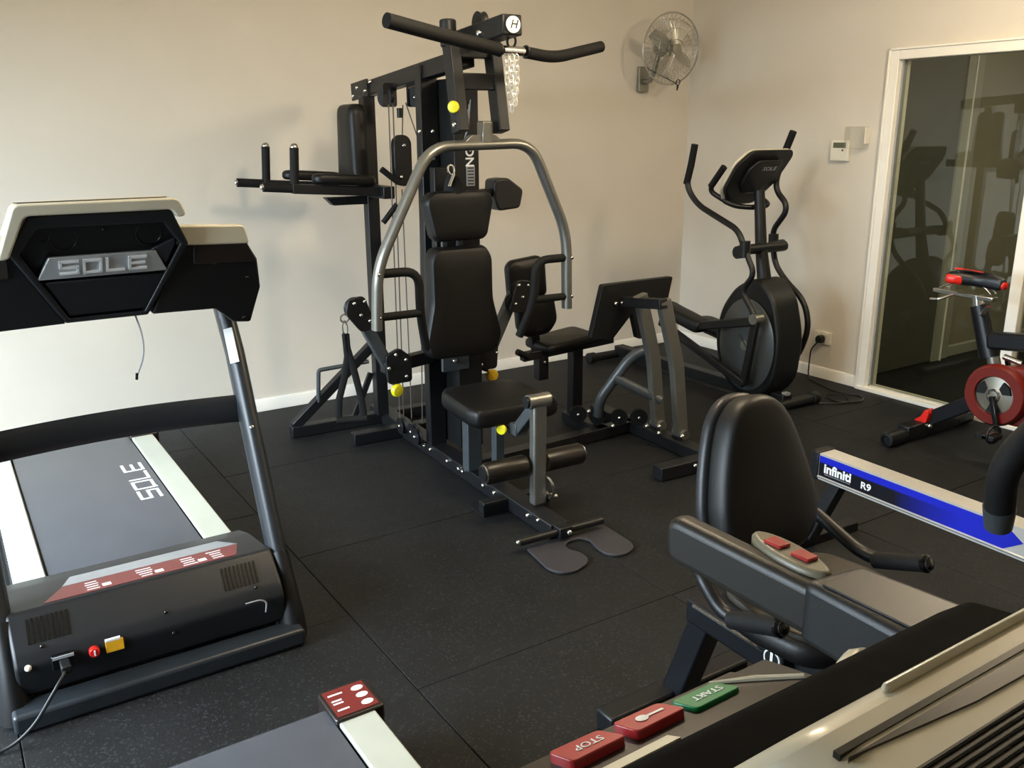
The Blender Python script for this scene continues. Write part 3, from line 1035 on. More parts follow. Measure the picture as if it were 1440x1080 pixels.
    for cx, m, tx_ in ((0.102, 'button_green', 'START'), (0.038, 'button_red', None), (-0.026, 'button_red', 'STOP')):
        ol = rpoly([(cx - 0.028, 0.526), (cx + 0.022, 0.526), (cx + 0.032, 0.502), (cx - 0.022, 0.500)], 0.005, 3)
        dd = 0.010 if m == 'button_red' else 0.006
        bt = fplate(MB(), ol, 0.0, dd).build('key_button', m, bz, bevel=0.002)
        o_ = fpt(cx + 0.003, 0.5135, dd + 0.0004)
        if tx_:
            lettering('key_lettering', tx_, 'print_white', bt, axes(o_, (-1, 0, 0), upv), 0.0115, 0.0002)
        else:
            kk = MB()
            mt = axes(o_, (-1, 0, 0), upv)
            kk.add([mt @ V3((0.009 + 0.006 * math.cos(2 * PI * i / 14), 0.005 * math.sin(2 * PI * i / 14), 0.0003)) for i in range(14)], [tuple(range(14))])
            kk.add([mt @ V3(p) for p in ((-0.014, -0.0015, 0.0003), (0.006, -0.0015, 0.0003), (0.006, 0.0015, 0.0003), (-0.014, 0.0015, 0.0003))], [(0, 1, 2, 3)])
            kk.build('key_symbol', 'print_white', bt)
    MB().tube([fpt(0.125, 0.531, 0.003), fpt(0.158, 0.507, 0.003), fpt(0.188, 0.480, 0.003)], [0.0015, 0.0032, 0.0026], 8).build('trim_strip', 'cream_plastic', core)
    MB().tube([(0.215, 0.478, 1.082), (0.26, 0.497, 1.076), (0.30, 0.508, 1.072), (0.325, 0.514, 1.070)], [0.002, 0.008, 0.011, 0.004], 10).build('trim_strip', 'cream_plastic', core)
    MB().tube(fillet([(0.075, back_y(1.066) + 0.05, 1.066), (0.085, 0.29, 1.0), (0.082, 0.285, 0.94), (0.055, 0.28, 0.885)], 0.05), 0.0026, 6).build('hanging_cable', 'print_grey', core)
    MB().cyl((0.055, 0.28, 0.892), (0.052, 0.28, 0.872), 0.004).build('cable_plug', 'gloss_black', core)
    return t


tm = make_treadmill()
tm['label'] = 'grey and black treadmill at left, its silver logo plate facing the camera'
tm['group'] = 'pair of treadmills in a line'
tm2 = copy_tree(tm)
tm2.location = (-4.385, -5.03, 0)
tm2['label'] = 'nearest treadmill seen from behind its console, green and red buttons at lower right'

tc_ = MB().tube(fillet([(-0.265, 0.066, 0.160), (-0.265, 0.0, 0.160), (-0.295, -0.035, 0.14), (-0.365, -0.05, 0.05), (-0.435, -0.05, 0.006), (-1.16, 0.08, 0.006)], 0.06, 6), 0.005, 8).build('power_cord', 'black_plastic', tm)
MB().box(-0.277, -0.002, 0.148, -0.251, 0.046, 0.172).build('cord_plug', 'black_plastic', tc_, bevel=0.004)

# ================================================================ multi-station gym
gym = thing('multi_gym', 'large black multi-station weight machine with grey press arm in the middle of the room', 'gym machine', (-2.80, -1.2, 0), -2.5)


def pulley(parent, c, ax, r=0.045, t=0.022, m='black_plastic'):
    c, ax = V3(c), V3(ax).normalized()
    p = MB().lathe([(r * 0.3, -t / 2), (r, -t / 2), (r * 0.86, 0), (r, t / 2), (r * 0.3, t / 2)], c, ax, 22).build('pulley', m, parent)
    bolt(p, c + ax * (t / 2), ax, 0.010)
    return p


def yz(x):
    return lambda y, z: (x, y, z)


# --- base
bb = MB().beam((0, 0.76, 0.036), (0, -1.15, 0.036), 0.085, 0.064).build('base_beam', 'black_steel', gym, bevel=0.004)
for y in (0.02, -0.05, -0.24, -0.36, -0.40, -0.60, -0.70, -0.98):
    bolt(bb, (-0.044, y, 0.045), (-1, 0, 0), 0.012)
MB().beam((-0.55, 0.62, 0.034), (0.30, 0.62, 0.034), 0.065, 0.06).build('rear_foot', 'black_steel', gym, bevel=0.004)
MB().beam((-0.31, 0.335, 0.034), (0.31, 0.335, 0.034), 0.065, 0.06).build('middle_foot', 'black_steel', gym, bevel=0.004)
MB().prism([(-0.82, 0.002), (-0.82, 0.052), (-0.812, 0.052), (-0.812, 0.010), (-0.67, 0.010), (-0.67, 0.002)], 'x', -0.165, 0.165).build('front_foot', 'black_steel', gym)
MB().beam((-0.16, -0.79, 0.034), (0.16, -0.79, 0.034), 0.05, 0.055).build('front_foot_bar', 'black_steel', gym, bevel=0.004)
fp_ = [(-0.17, -1.17), (-0.19, -1.36), (-0.165, -1.41), (-0.11, -1.425), (-0.04, -1.40), (-0.008, -1.36), (-0.01, -1.30), (-0.035, -1.265), (-0.025, -1.225), (0.01, -1.205), (0.06, -1.205), (0.085, -1.235),
       (0.07, -1.30), (0.065, -1.36), (0.09, -1.40), (0.14, -1.41), (0.195, -1.385), (0.215, -1.34), (0.215, -1.15)]
MB().prism(rpoly(fp_, 0.02, 3), 'z', 0.002, 0.012).build('foot_plate', 'plate_grey', gym, bevel=0.002)
MB().cyl((-0.205, -1.175, 0.045), (0.19, -1.175, 0.045), 0.016).build('foot_bar', 'black_steel', gym)
MB().beam((0, -1.10, 0.045), (0, -1.20, 0.045), 0.06, 0.045).build('foot_bar_clamp', 'black_steel', gym, bevel=0.004)
bolt(gym, (-0.207, -1.175, 0.045), (-1, 0, 0), 0.011)
bolt(gym, (0.012, -1.202, 0.045), (0, -1, 0), 0.012)
bolt(gym, (-0.045, -1.06, 0.055), (-1, 0, 0), 0.010)

# --- rear tower with the knee-raise station
MB().beam((-0.045, 0.58, 0.06), (-0.045, 0.58, 1.75), 0.065, 0.065).build('rear_upright', 'black_steel', gym, bevel=0.004)
MB().beam((-0.53, 0.62, 0.06), (-0.06, 0.61, 0.46), 0.05, 0.05).build('diagonal_brace', 'black_steel', gym, bevel=0.004)
MB().beam((-0.20, 0.595, 0.06), (-0.09, 0.595, 0.30), 0.02, 0.03).build('diagonal_brace', 'black_steel', gym)
MB().tube(fillet([(-0.395, 0.60, 0.18), (-0.383, 0.60, 0.355), (-0.10, 0.60, 0.365)], 0.015, 3), 0.012, 8).build('step_bar', 'grey_frame', gym)
bm = MB().beam((0, 0.80, 1.775), (0, -0.44, 1.865), 0.062, 0.072).build('top_boom', 'black_steel', gym, bevel=0.004)
MB().beam((-0.036, 0.80, 1.775), (-0.036, 0.58, 1.791), 0.010, 0.085).build('boom_plate', 'black_steel', gym)
for y, z in ((0.77, 1.755), (0.71, 1.795), (0.60, 1.775), (0.53, 1.815)):
    bolt(bm, (-0.042, y, z), (-1, 0, 0), 0.010)
vb = axes((-0.085, 0.60, 1.485), (0, 0, 1), (0, 1, 0))     # local z points to -x
MB().pad(rpoly([(-0.21, -0.13), (0.19, -0.11), (0.225, -0.09), (0.225, 0.09), (0.19, 0.11), (-0.21, 0.13)], 0.04), 0.085, axes((-0.085, 0.60, 1.485), (0, 0, 1), (0, 1, 0)), dome=0.004).build('knee_raise_backrest', 'vinyl', gym)
MB().beam((-0.09, 0.60, 1.30), (-0.09, 0.60, 1.68), 0.10, 0.02, up=(1, 0, 0)).build('backrest_board', 'black_steel', gym)
MB().beam((-0.06, 0.30, 1.285), (-0.06, 0.90, 1.285), 0.06, 0.06).build('arm_crossbar', 'black_steel', gym, bevel=0.004)
MB().prism([(-0.03, 1.255), (-0.30, 1.255), (-0.26, 1.215), (-0.03, 1.215)], 'y', 0.55, 0.61).build('arm_gusset', 'black_steel', gym, bevel=0.004)
for y in (0.36, 0.84):
    ar = MB().beam((-0.03, y, 1.285), (-0.53, y, 1.318), 0.045, 0.045).build('knee_raise_arm', 'black_steel', gym, bevel=0.003)
    MB().cyl((-0.53, y, 1.320), (-0.665, y, 1.330), 0.022).build('arm_grip', 'foam', ar)
    bolt(ar, (-0.667, y, 1.330), (-1, 0, 0), 0.014)
    hg = MB().cyl((-0.515, y, 1.33), (-0.505, y, 1.505), 0.021).build('hand_grip', 'foam', ar)
    MB().ball((-0.505, y, 1.507), 0.019).build('grip_cap', 'steel_wire', hg)
    MB().pad(rrect(-0.16, -0.045, 0.16, 0.045, 0.044), 0.05, axes((-0.27, y, 1.328), (1, 0, -0.066), (0, 1, 0)), edge=0.45).build('forearm_pad', 'vinyl', ar)

# --- main uprights
mu = MB().beam((0.0, -0.03, 0.06), (0.0, -0.03, 1.86), 0.085, 0.06, up=(0, 1, 0)).build('main_upright', 'black_steel', gym, bevel=0.004)
for z in (1.575, 1.455):
    bolt(mu, (-0.044, -0.045, z), (-1, -0.4, 0), 0.011)
    bolt(mu, (0.012, -0.062, z), (0, -1, 0), 0.011)
sh = MB().box(0.05, -0.20, 0.08, 0.175, -0.03, 1.80).build('weight_stack_column', 'black_plastic', gym, bevel=0.004)
lettering('column_lettering', 'NG', 'print_white', sh, axes((0.128, -0.203, 1.462), (0, 0, 1), (-1, 0, 0)), 0.058, 0.001, offset=0.001)
lb = MB().box(0.108, -0.2035, 1.335, 0.150, -0.2, 1.425).build('instruction_label', 'print_grey', sh)
tx = MB()
for k in range(6):
    tx.box(0.113, -0.2045, 1.342 + k * 0.014, 0.145, -0.2035, 1.347 + k * 0.014)
tx.build('label_print', 'black_plastic', lb, kind='stuff')
for k in range(3):                               # silver flourish above the lettering
    MB().tube(fillet([(0.10 + k * 0.004, -0.2035, 1.545 + 0.03 * k), (0.125, -0.2035, 1.60 + 0.025 * k), (0.118 + 0.008 * k, -0.2035, 1.67 + 0.02 * k)], 0.05, 4), [0.002] + [0.0045] * 5 + [0.002], 6).build('printed_swirl', 'print_grey', sh)

# --- head of the machine: front boom, hanging carriage, press arm
hb = MB().beam((0, -0.30, 1.925), (0, -0.80, 1.957), 0.085, 0.075).build('front_boom', 'black_steel', gym, bevel=0.006)
MB().cyl((0, -0.802, 1.957), (0, -0.808, 1.957), 0.030, seg=24).build('badge', 'print_white', hb)
lettering('badge_letter', 'H', 'gloss_black', hb, axes((0, -0.8085, 1.957), (1, 0, 0), (0, 0, 1)), 0.044, 0.0008, shear=0.3)
MB().cyl((0.0, -0.795, 1.957), (0.0, -0.803, 1.957), 0.034, seg=24).build('badge_ring', 'black_plastic', hb)
bolt(hb, (-0.044, -0.62, 1.940), (-1, 0, 0), 0.013)
pulley(hb, (0.0, -0.55, 1.985), (1, 0, 0), 0.045, 0.03)
MB().cyl((-0.094, -0.455, 1.90), (-0.094, -0.45, 2.005), 0.034).build('post_cap', 'black_steel', gym, bevel=0.008, seg=3)
for s in (-1, 1):
    cp = MB().beam((s * 0.094, -0.47, 1.93), (s * 0.094, -0.545, 1.57), 0.048, 0.070, up=(0, 1, 0)).build('carriage_plate', 'black_steel', gym, bevel=0.004)
    bolt(cp, (s * 0.118, -0.54, 1.60), (s, -0.3, 0), 0.012)
MB().box(-0.08, -0.535, 1.735, 0.08, -0.49, 1.80).build('carriage_bridge', 'black_steel', gym, bevel=0.004)
MB().box(-0.08, -0.50, 1.86, 0.08, -0.45, 1.91).build('carriage_bridge', 'black_steel', gym, bevel=0.004)
ky = MB().lathe([(0.010, 0.0), (0.010, 0.02), (0.021, 0.022), (0.024, 0.03), (0.021, 0.036), (0.001, 0.038)], (-0.112, -0.535, 1.668), (-0.65, -0.76, 0), 20).build('pull_knob', 'knob_yellow', gym)
MB().cyl((-0.10, -0.52, 1.668), (-0.118, -0.541, 1.668), 0.030).build('knob_collar', 'black_plastic', gym)
pp = [(-0.478, -0.50, 0.790), (-0.465, -0.505, 1.045), (-0.225, -0.52, 1.515), (0.255, -0.52, 1.525), (0.452, -0.505, 1.13), (0.462, -0.50, 0.785)]
pa = MB().tube(fillet(pp, 0.095, 7), 0.030, 14, sec=(1.0, 0.72), up=(0, 1, 0)).build('press_arm', 'gunmetal', gym)
MB().box(0.006, -0.548, 1.525, 0.056, -0.495, 1.615).build('press_arm_post', 'gunmetal', pa, bevel=0.006)
MB().prism(rpoly([(-0.08, 1.525), (0.12, 1.525), (0.07, 1.56), (-0.04, 1.56)], 0.01), 'y', -0.54, -0.50).build('press_arm_gusset', 'gunmetal', pa, bevel=0.004)
for s in (-1, 1):
    hd = MB().tube(fillet([(s * 0.455, -0.505, 1.020), (s * 0.285, -0.51, 1.020), (s * 0.283, -0.505, 0.84), (s * 0.235, -0.45, 0.67)], 0.07, 6), 0.019, 12).build('press_handle', 'foam', pa)
    MB().cyl((s * 0.46, -0.505, 0.842), (s * 0.285, -0.505, 0.842), 0.017).build('press_handle', 'foam', pa)
    bolt(pa, (s * 0.470, -0.525, 1.02), (s * 0.3, -1, 0), 0.009)
    bolt(pa, (s * 0.472, -0.523, 0.842), (s * 0.3, -1, 0), 0.009)
    # swinging pulley arms either side of the seat
    ca = MB().beam((s * 0.225, -0.10, 0.43), (s * 0.415, -0.10, 0.80), 0.055, 0.045, up=(0, 1, 0)).build('pulley_arm', 'grey_frame', gym, bevel=0.006)
    MB().beam((s * 0.04, -0.08, 0.535), (s * 0.30, -0.10, 0.515), 0.06, 0.06).build('arm_bracket', 'black_steel', gym, bevel=0.006)
    MB().prism(rpoly([(s * 0.17, 0.44), (s * 0.29, 0.44), (s * 0.30, 0.58), (s * 0.23, 0.61), (s * 0.17, 0.56)], 0.02), 'y', -0.145, -0.125).build('arm_index_plate', 'black_steel', ca, bevel=0.003)
    for p in ((0.20, 0.47), (0.20, 0.55), (0.25, 0.58), (0.285, 0.52)):
        bolt(ca, (s * p[0], -0.146, p[1]), (0, -1, 0), 0.010)
    kn = MB().lathe([(0.008, 0.0), (0.008, 0.02), (0.026, 0.022), (0.032, 0.036), (0.026, 0.050), (0.001, 0.054)], (s * 0.262, -0.12, 0.415), (s * -0.2, -1, -0.1), 20).build('pull_knob', 'knob_yellow' if s < 0 else 'knob_amber', ca)
    for d_, r_ in (((0.0, 0.0), 0.05), ((0.035, -0.055), 0.045)):
        pulley(ca, (s * (0.43 - d_[0]), -0.135, 0.815 + d_[1]), (0, -1, 0), r_, 0.03)
    MB().prism(rpoly([(s * 0.345, 0.725), (s * 0.42, 0.71), (s * 0.49, 0.80), (s * 0.475, 0.865), (s * 0.40, 0.875)], 0.02), 'y', -0.175, -0.155).build('pulley_housing', 'black_plastic', ca, bevel=0.003)
    for p in ((0.40, 0.85), (0.45, 0.845), (0.42, 0.79), (0.38, 0.76)):
        bolt(ca, (s * p[0], -0.176, p[1]), (0, -1, 0), 0.009)

# --- seat and back pads
MB().beam((0.0, -0.17, 0.60), (0.0, -0.17, 1.42), 0.10, 0.05, up=(0, 1, 0)).build('pad_post', 'black_steel', gym, bevel=0.004)
tilt = V3((0, 0.03, 1))
hp_ = rpoly([(-0.112, -0.108), (0.112, -0.108), (0.135, -0.088), (0.168, 0.06), (0.155, 0.09), (0.125, 0.108), (-0.125, 0.108), (-0.155, 0.09), (-0.168, 0.06), (-0.135, -0.088)], 0.018)
MB().pad(hp_, 0.085, axes((0.0, -0.275, 1.215), (1, 0, 0), tilt), edge=0.16, dome=0.004).build('head_pad', 'vinyl', gym)
lp_ = rpoly([(-0.125, 0.245), (0.125, 0.245), (0.155, 0.20), (0.16, 0.0), (0.20, -0.17), (0.175, -0.235), (0.13, -0.255), (-0.13, -0.255), (-0.175, -0.235), (-0.19, -0.17), (-0.155, 0.0), (-0.15, 0.20)], 0.02)
MB().pad(lp_, 0.10, axes((0.0, -0.265, 0.835), (1, 0, 0), tilt), edge=0.15, dome=0.006).build('back_pad', 'vinyl', gym)
for s in (-0.05, 0.03):
    MB().beam((s, -0.275, 1.06), (s, -0.275, 1.14), 0.022, 0.02, up=(0, 1, 0)).build('pad_bracket', 'grey_frame', gym)
MB().beam((-0.04, -0.20, 0.55), (0.10, -0.20, 0.55), 0.02, 0.14).build('seat_post_plate', 'grey_frame', gym, bevel=0.003)
for x, z in ((-0.02, 0.585), (0.02, 0.585), (0.02, 0.53)):
    bolt(gym, (x, -0.214, z), (0, -1, 0), 0.012)
st = [(-0.155, 0.20), (0.155, 0.20), (0.19, 0.15), (0.215, -0.14), (0.20, -0.20), (0.16, -0.215), (-0.16, -0.215), (-0.20, -0.20), (-0.215, -0.14), (-0.19, 0.15)]
MB().pad(rpoly(st, 0.016), 0.078, axes((0.02, -0.60, 0.392), (1, 0, 0), (0, 1, 0)), edge=0.18, dome=0.006).build('seat_cushion', 'vinyl', gym)
MB().beam((0.0, -0.30, 0.375), (0.0, -0.86, 0.375), 0.06, 0.05).build('seat_rail', 'grey_frame', gym, bevel=0.004)
MB().beam((0.0, -0.84, 0.375), (0.02, -0.95, 0.505), 0.055, 0.045).build('seat_rail_nose', 'grey_frame', gym, bevel=0.004)
MB().beam((-0.015, -0.44, 0.065), (-0.015, -0.44, 0.36), 0.07, 0.06).build('seat_leg', 'grey_frame', gym, bevel=0.004)
MB().beam((0.06, -0.55, 0.065), (0.06, -0.55, 0.36), 0.045, 0.045).build('seat_leg', 'grey_frame', gym, bevel=0.004)
MB().lathe([(0.008, 0.0), (0.008, 0.025), (0.020, 0.027), (0.023, 0.036), (0.02, 0.044), (0.001, 0.046)], (-0.035, -0.78, 0.372), (-0.8, -0.6, 0), 20).build('pull_knob', 'knob_yellow', gym)
bolt(gym, (-0.034, -0.60, 0.378), (-1, 0, 0), 0.011)
# leg developer
lg = MB().beam((0.02, -0.955, 0.53), (0.02, -0.955, 0.075), 0.062, 0.045, up=(0, 1, 0)).build('leg_lever', 'gunmetal', gym, bevel=0.010, seg=3)
MB().cyl((-0.03, -0.955, 0.525), (0.07, -0.955, 0.525), 0.030).build('lever_pivot', 'gunmetal', lg)
for s in (-1, 1):
    MB().cyl((0.02 + s * 0.045, -0.955, 0.525), (0.02 + s * 0.062, -0.955, 0.525), 0.024).build('pivot_cap', 'black_plastic', lg)
    ro = MB().tube([(0.02 + s * 0.040, -0.925, 0.245), (0.02 + s * 0.05, -0.925, 0.245), (0.02 + s * 0.225, -0.925, 0.245), (0.02 + s * 0.235, -0.925, 0.245)], [0.038, 0.046, 0.046, 0.040], 20).build('foam_roller', 'brown_foam', lg)
    MB().torus((0.02 + s * 0.237, -0.925, 0.245), (1, 0, 0), 0.034, 0.006, 24, 6).build('roller_ring', 'chrome', ro)
    MB().cyl((0.02 + s * 0.228, -0.925, 0.245), (0.02 + s * 0.246, -0.925, 0.245), 0.031).build('roller_cap', 'black_plastic', ro)
MB().torus((0.05, -0.985, 0.16), (1, 0, 0.2), 0.045, 0.006, 24, 6).build('cable_hook', 'chrome', lg)
MB().cyl((0.055, -0.99, 0.115), (0.085, -0.99, 0.105), 0.013).build('hook_end', 'chrome', lg)

# --- cables and guide pulleys
for p0, p1 in (((-0.045, 0.30, 1.70), (-0.062, 0.28, 0.10)), ((-0.022, 0.30, 1.70), (-0.04, 0.28, 0.10)), ((0.008, 0.30, 1.30), (-0.012, 0.24, 0.10)), ((0.025, 0.31, 1.55), (0.03, 0.30, 1.70)),
               ((0.045, 0.30, 1.71), (0.10, 0.22, 1.45)), ((0.058, 0.20, 1.30), (0.03, 0.20, 0.10)), ((0.0, -0.55, 1.93), (0.0, -0.60, 1.90))):
    MB().cyl(p0, p1, 0.0034, seg=6).build('steel_cable', 'cable', gym)
pulley(gym, (-0.045, 0.33, 1.735), (-0.9, -0.4, 0), 0.046)
pulley(gym, (0.085, 0.26, 1.735), (-0.9, -0.4, 0), 0.046)
MB().prism(rpoly([(-0.07, 1.69), (0.0, 1.69), (0.0, 1.80), (-0.07, 1.80)], 0.015), 'y', 0.30, 0.312).build('pulley_bracket', 'black_steel', gym)
MB().prism(rpoly([(0.05, 1.69), (0.13, 1.69), (0.13, 1.84), (0.05, 1.84)], 0.015), 'y', 0.285, 0.297).build('pulley_bracket', 'black_steel', gym)
fpx = MB().prism(rrect(-0.032, 1.315, 0.062, 1.560, 0.044, 5), 'y', 0.285, 0.325).build('floating_pulley', 'black_plastic', gym, bevel=0.004)
bolt(fpx, (0.020, 0.284, 1.51), (0, -1, 0), 0.010)
bolt(fpx, (0.000, 0.284, 1.36), (0, -1, 0), 0.010)
MB().cyl((0.012, 0.30, 1.64), (0.012, 0.30, 1.685), 0.014).build('cable_stop', 'black_plastic', gym)
MB().cyl((-0.105, 0.28, 1.40), (-0.02, 0.28, 1.335), 0.015).build('band_peg', 'foam', gym)
MB().cyl((-0.03, 0.28, 1.23), (-0.10, 0.30, 1.14), 0.014).build('band_peg', 'foam', gym)
for y, x in ((0.10, -0.07), (0.02, -0.085), (0.22, -0.08)):
    pulley(gym, (x, y, 0.10), (-1, 0, 0), 0.045)
cu = MB().prism(rpoly([(0.40, 1.345), (0.475, 1.352), (0.565, 1.29), (0.545, 1.20), (0.42, 1.19), (0.395, 1.25)], 0.02), 'y', 0.05, 0.16).build('side_pad', 'vinyl_side', gym, bevel=0.010, seg=3)
MB().beam((0.05, 0.0, 1.28), (0.42, 0.10, 1.28), 0.04, 0.04).build('side_pad_arm', 'black_steel', gym, bevel=0.003)
MB().torus((-0.035, -0.33, 1.415), (0.4, -1, 0.2), 0.020, 0.005, 20, 6).build('cable_clip', 'chrome', gym)
MB().beam((-0.028, -0.345, 1.40), (-0.055, -0.35, 1.345), 0.012, 0.012).build('cable_clip', 'chrome', gym, bevel=0.003)
MB().tube([(-0.01, -0.31, 1.32), (-0.02, -0.315, 1.37), (-0.035, -0.325, 1.40)], [0.05, 0.035, 0.012], 12).build('clip_strap', 'nylon', gym)

# --- leg press station on the right
MB().beam((0.04, -0.33, 0.036), (1.08, -0.235, 0.036), 0.065, 0.06).build('press_base_beam', 'black_steel', gym, bevel=0.004)
MB().beam((1.075, 0.10, 0.036), (1.075, -0.90, 0.036), 0.08, 0.06).build('press_base_rail', 'black_steel', gym, bevel=0.004)
pf = MB().beam((0.73, -0.87, 0.036), (1.40, -0.87, 0.036), 0.07, 0.065).build('press_foot', 'black_steel', gym, bevel=0.004)
for x in (0.93, 1.01):
    bolt(pf, (x, -0.907, 0.045), (0, -1, 0), 0.011)
for y in (-0.42, -0.60):
    tb = MB().rtube(fillet([(1.105, y, 0.085), (1.055, y, 0.455), (0.955, y, 0.785)], 0.06, 6), 0.070, 0.042, (0, 1, 0)).build('press_lever', 'gunmetal', gym)
    MB().cyl((1.105, y - 0.042, 0.085), (1.105, y + 0.042, 0.085), 0.026).build('lever_pivot', 'gunmetal', tb)
    bolt(tb, (1.075, y - 0.045, 0.088), (-0.5, -1, 0), 0.013)
fp2 = [(0.80, 0.836), (1.25, 0.841), (1.219, 0.705), (1.10, 0.68), (1.06, 0.53), (1.03, 0.535), (0.99, 0.672), (0.867, 0.548), (0.733, 0.572)]
pl2 = MB().prism(rpoly(fp2, 0.012, 3), 'y', -0.32, -0.285).build('press_foot_plate', 'black_plastic', gym, bevel=0.005)
MB().beam((0.94, -0.30, 0.735), (0.94, -0.62, 0.775), 0.05, 0.05).build('plate_bracket', 'black_steel', gym, bevel=0.004)
for x in (0.88, 0.92):
    bolt(pl2, (x, -0.323, 0.735), (0, -1, 0), 0.011)
MB().tube(fillet([(1.09, -0.40, 0.50), (0.98, -0.34, 0.46), (0.85, -0.25, 0.22), (0.86, -0.22, 0.12)], 0.08, 6), 0.028, 10).build('press_link', 'grey_frame', gym)
MB().cyl((0.90, -0.30, 0.34), (1.10, -0.44, 0.22), 0.024).build('press_link', 'grey_frame', gym)
for p in ((0.87, -0.20, 0.11), (0.97, -0.26, 0.10), (1.04, -0.34, 0.11), (0.78, -0.15, 0.12)):
    pulley(gym, p, (-0.5, -0.85, 0), 0.046)
for p in ((0.90, -0.30, 0.075), (1.03, -0.42, 0.085), (1.03, -0.52, 0.075), (0.80, -0.22, 0.15)):
    bolt(gym, p, (-0.4, -0.9, 0), 0.012)
up_ = rpoly([(-0.115, -0.11), (0.11, -0.11), (0.115, 0.07), (0.085, 0.105), (-0.085, 0.105), (-0.115, 0.075)], 0.03)
lean = V3((-0.22, 0.0, 1))
MB().pad(up_, 0.06, axes((0.565, 0.06, 0.845), (1, 0, 0.10), lean), edge=0.3, dome=0.004).build('press_back_pad', 'vinyl', gym)
dn_ = rpoly([(-0.12, 0.10), (0.11, 0.10), (0.13, -0.04), (0.075, -0.105), (-0.06, -0.11), (-0.115, -0.06)], 0.03)
MB().pad(dn_, 0.06, axes((0.622, 0.06, 0.64), (1, 0, 0.05), lean), edge=0.3, dome=0.004).build('press_back_pad', 'vinyl', gym)
MB().beam((0.545, 0.075, 0.90), (0.66, 0.075, 0.44), 0.05, 0.04, up=(0, 1, 0)).build('press_back_post', 'black_steel', gym, bevel=0.004)
MB().pad(rrect(-0.17, -0.13, 0.17, 0.13, 0.04), 0.05, axes((0.80, 0.04, 0.462), (1, 0, 0.10), (0, 1, 0)), edge=0.35).build('press_seat', 'vinyl', gym)
MB().beam((0.52, 0.0, 0.435), (1.08, -0.03, 0.475), 0.05, 0.045).build('press_seat_rail', 'black_steel', gym, bevel=0.004)
MB().tube(fillet([(0.88, 0.0, 0.50), (0.98, -0.02, 0.50), (1.06, -0.05, 0.53)], 0.05), 0.014, 8).build('press_side_handle', 'foam', gym)
MB().beam((0.64, 0.0, 0.435), (0.64, 0.0, 0.30), 0.06, 0.06).build('press_seat_carriage', 'black_steel', gym, bevel=0.004)
MB().beam((0.86, 0.0, 0.44), (0.86, 0.0, 0.065), 0.065, 0.06).build('press_seat_leg', 'black_steel', gym, bevel=0.004)
MB().beam((0.86, 0.08, 0.036), (0.86, -0.28, 0.036), 0.065, 0.06).build('press_seat_foot', 'black_steel', gym, bevel=0.004)
MB().cyl((0.545, -0.02, 0.44), (0.475, -0.03, 0.475), 0.017).build('adjust_lever', 'foam', gym)
bolt(gym, (0.64, -0.035, 0.40), (0, -1, 0), 0.010)

# --- lat bar hanging from the front boom
lat = thing('lat_pulldown_bar', 'long curved black lat pulldown bar hung from the top of the machine', 'lat bar', (-2.833, -1.95, 1.87), -2.5 + 14)
MB().tube(fillet([(-0.50, 0, 0.055), (-0.27, 0, 0.025), (-0.13, 0, 0.0), (0.12, 0, 0.0), (0.25, 0, -0.012), (0.53, 0, 0.045)], 0.10, 6), 0.013, 10).build('bar', 'black_steel', lat)
MB().tube(fillet([(-0.56, 0, 0.065), (-0.28, 0, 0.028), (-0.04, 0, 0.002)], 0.10, 6), 0.026, 14).build('grip_sleeve', 'foam', lat)
MB().tube(fillet([(0.115, 0, -0.002), (0.27, 0, -0.014), (0.56, 0, 0.045)], 0.10, 6), 0.023, 14).build('grip_sleeve', 'foam', lat)
for x in (-0.035, 0.108):
    MB().torus((x, 0, 0), (1, 0, 0), 0.020, 0.006, 20, 6).build('collar', 'black_steel', lat)
MB().cyl((-0.02, 0, 0.0), (0.09, 0, 0.0), 0.018).build('swivel_sleeve', 'chrome', lat)
MB().torus((0.03, 0, 0.034), (0, 1, 0.1), 0.022, 0.005, 20, 6).build('hook', 'black_steel', lat)


def chain(name, path, m, parent):
    pts = []
    step = 0.019
    for a, b in zip(path[:-1], path[1:]):
        a, b = V3(a), V3(b)
        n = max(1, round((b - a).length / step))
        pts += [a.lerp(b, k / n) for k in range(n)]
    pts.append(V3(path[-1]))
    mb = MB()
    for i in range(len(pts) - 1):
        p, q = pts[i], pts[i + 1]
        d = (q - p).normalized()
        w = d.cross(V3((0, 1, 0))) if i % 2 else d.cross(V3((0.7, 0.7, 0)))
        w = w.normalized() * 0.0078
        e = d * 0.004
        loop = [p - e + w * 0.3, p + d * 0.003 + w, q - d * 0.003 + w, q + e + w * 0.3, q + e - w * 0.3, q - d * 0.003 - w, p + d * 0.003 - w, p - e - w * 0.3, p - e + w * 0.3]
        mb.tube(loop, 0.0018, 5, cap=False)
    return mb.build(name, m, parent, kind='stuff')


chain('chain', [(0.005, 0.0, -0.016), (0.006, 0.0, -0.12), (0.030, 0.0, -0.222), (0.052, 0.0, -0.12), (0.056, 0.0, -0.016)], 'chain_steel', lat)
chain('chain', [(0.020, -0.014, -0.016), (0.014, -0.014, -0.11), (0.034, -0.014, -0.20), (0.048, -0.014, -0.10), (0.044, -0.014, -0.016)], 'chain_steel', lat)

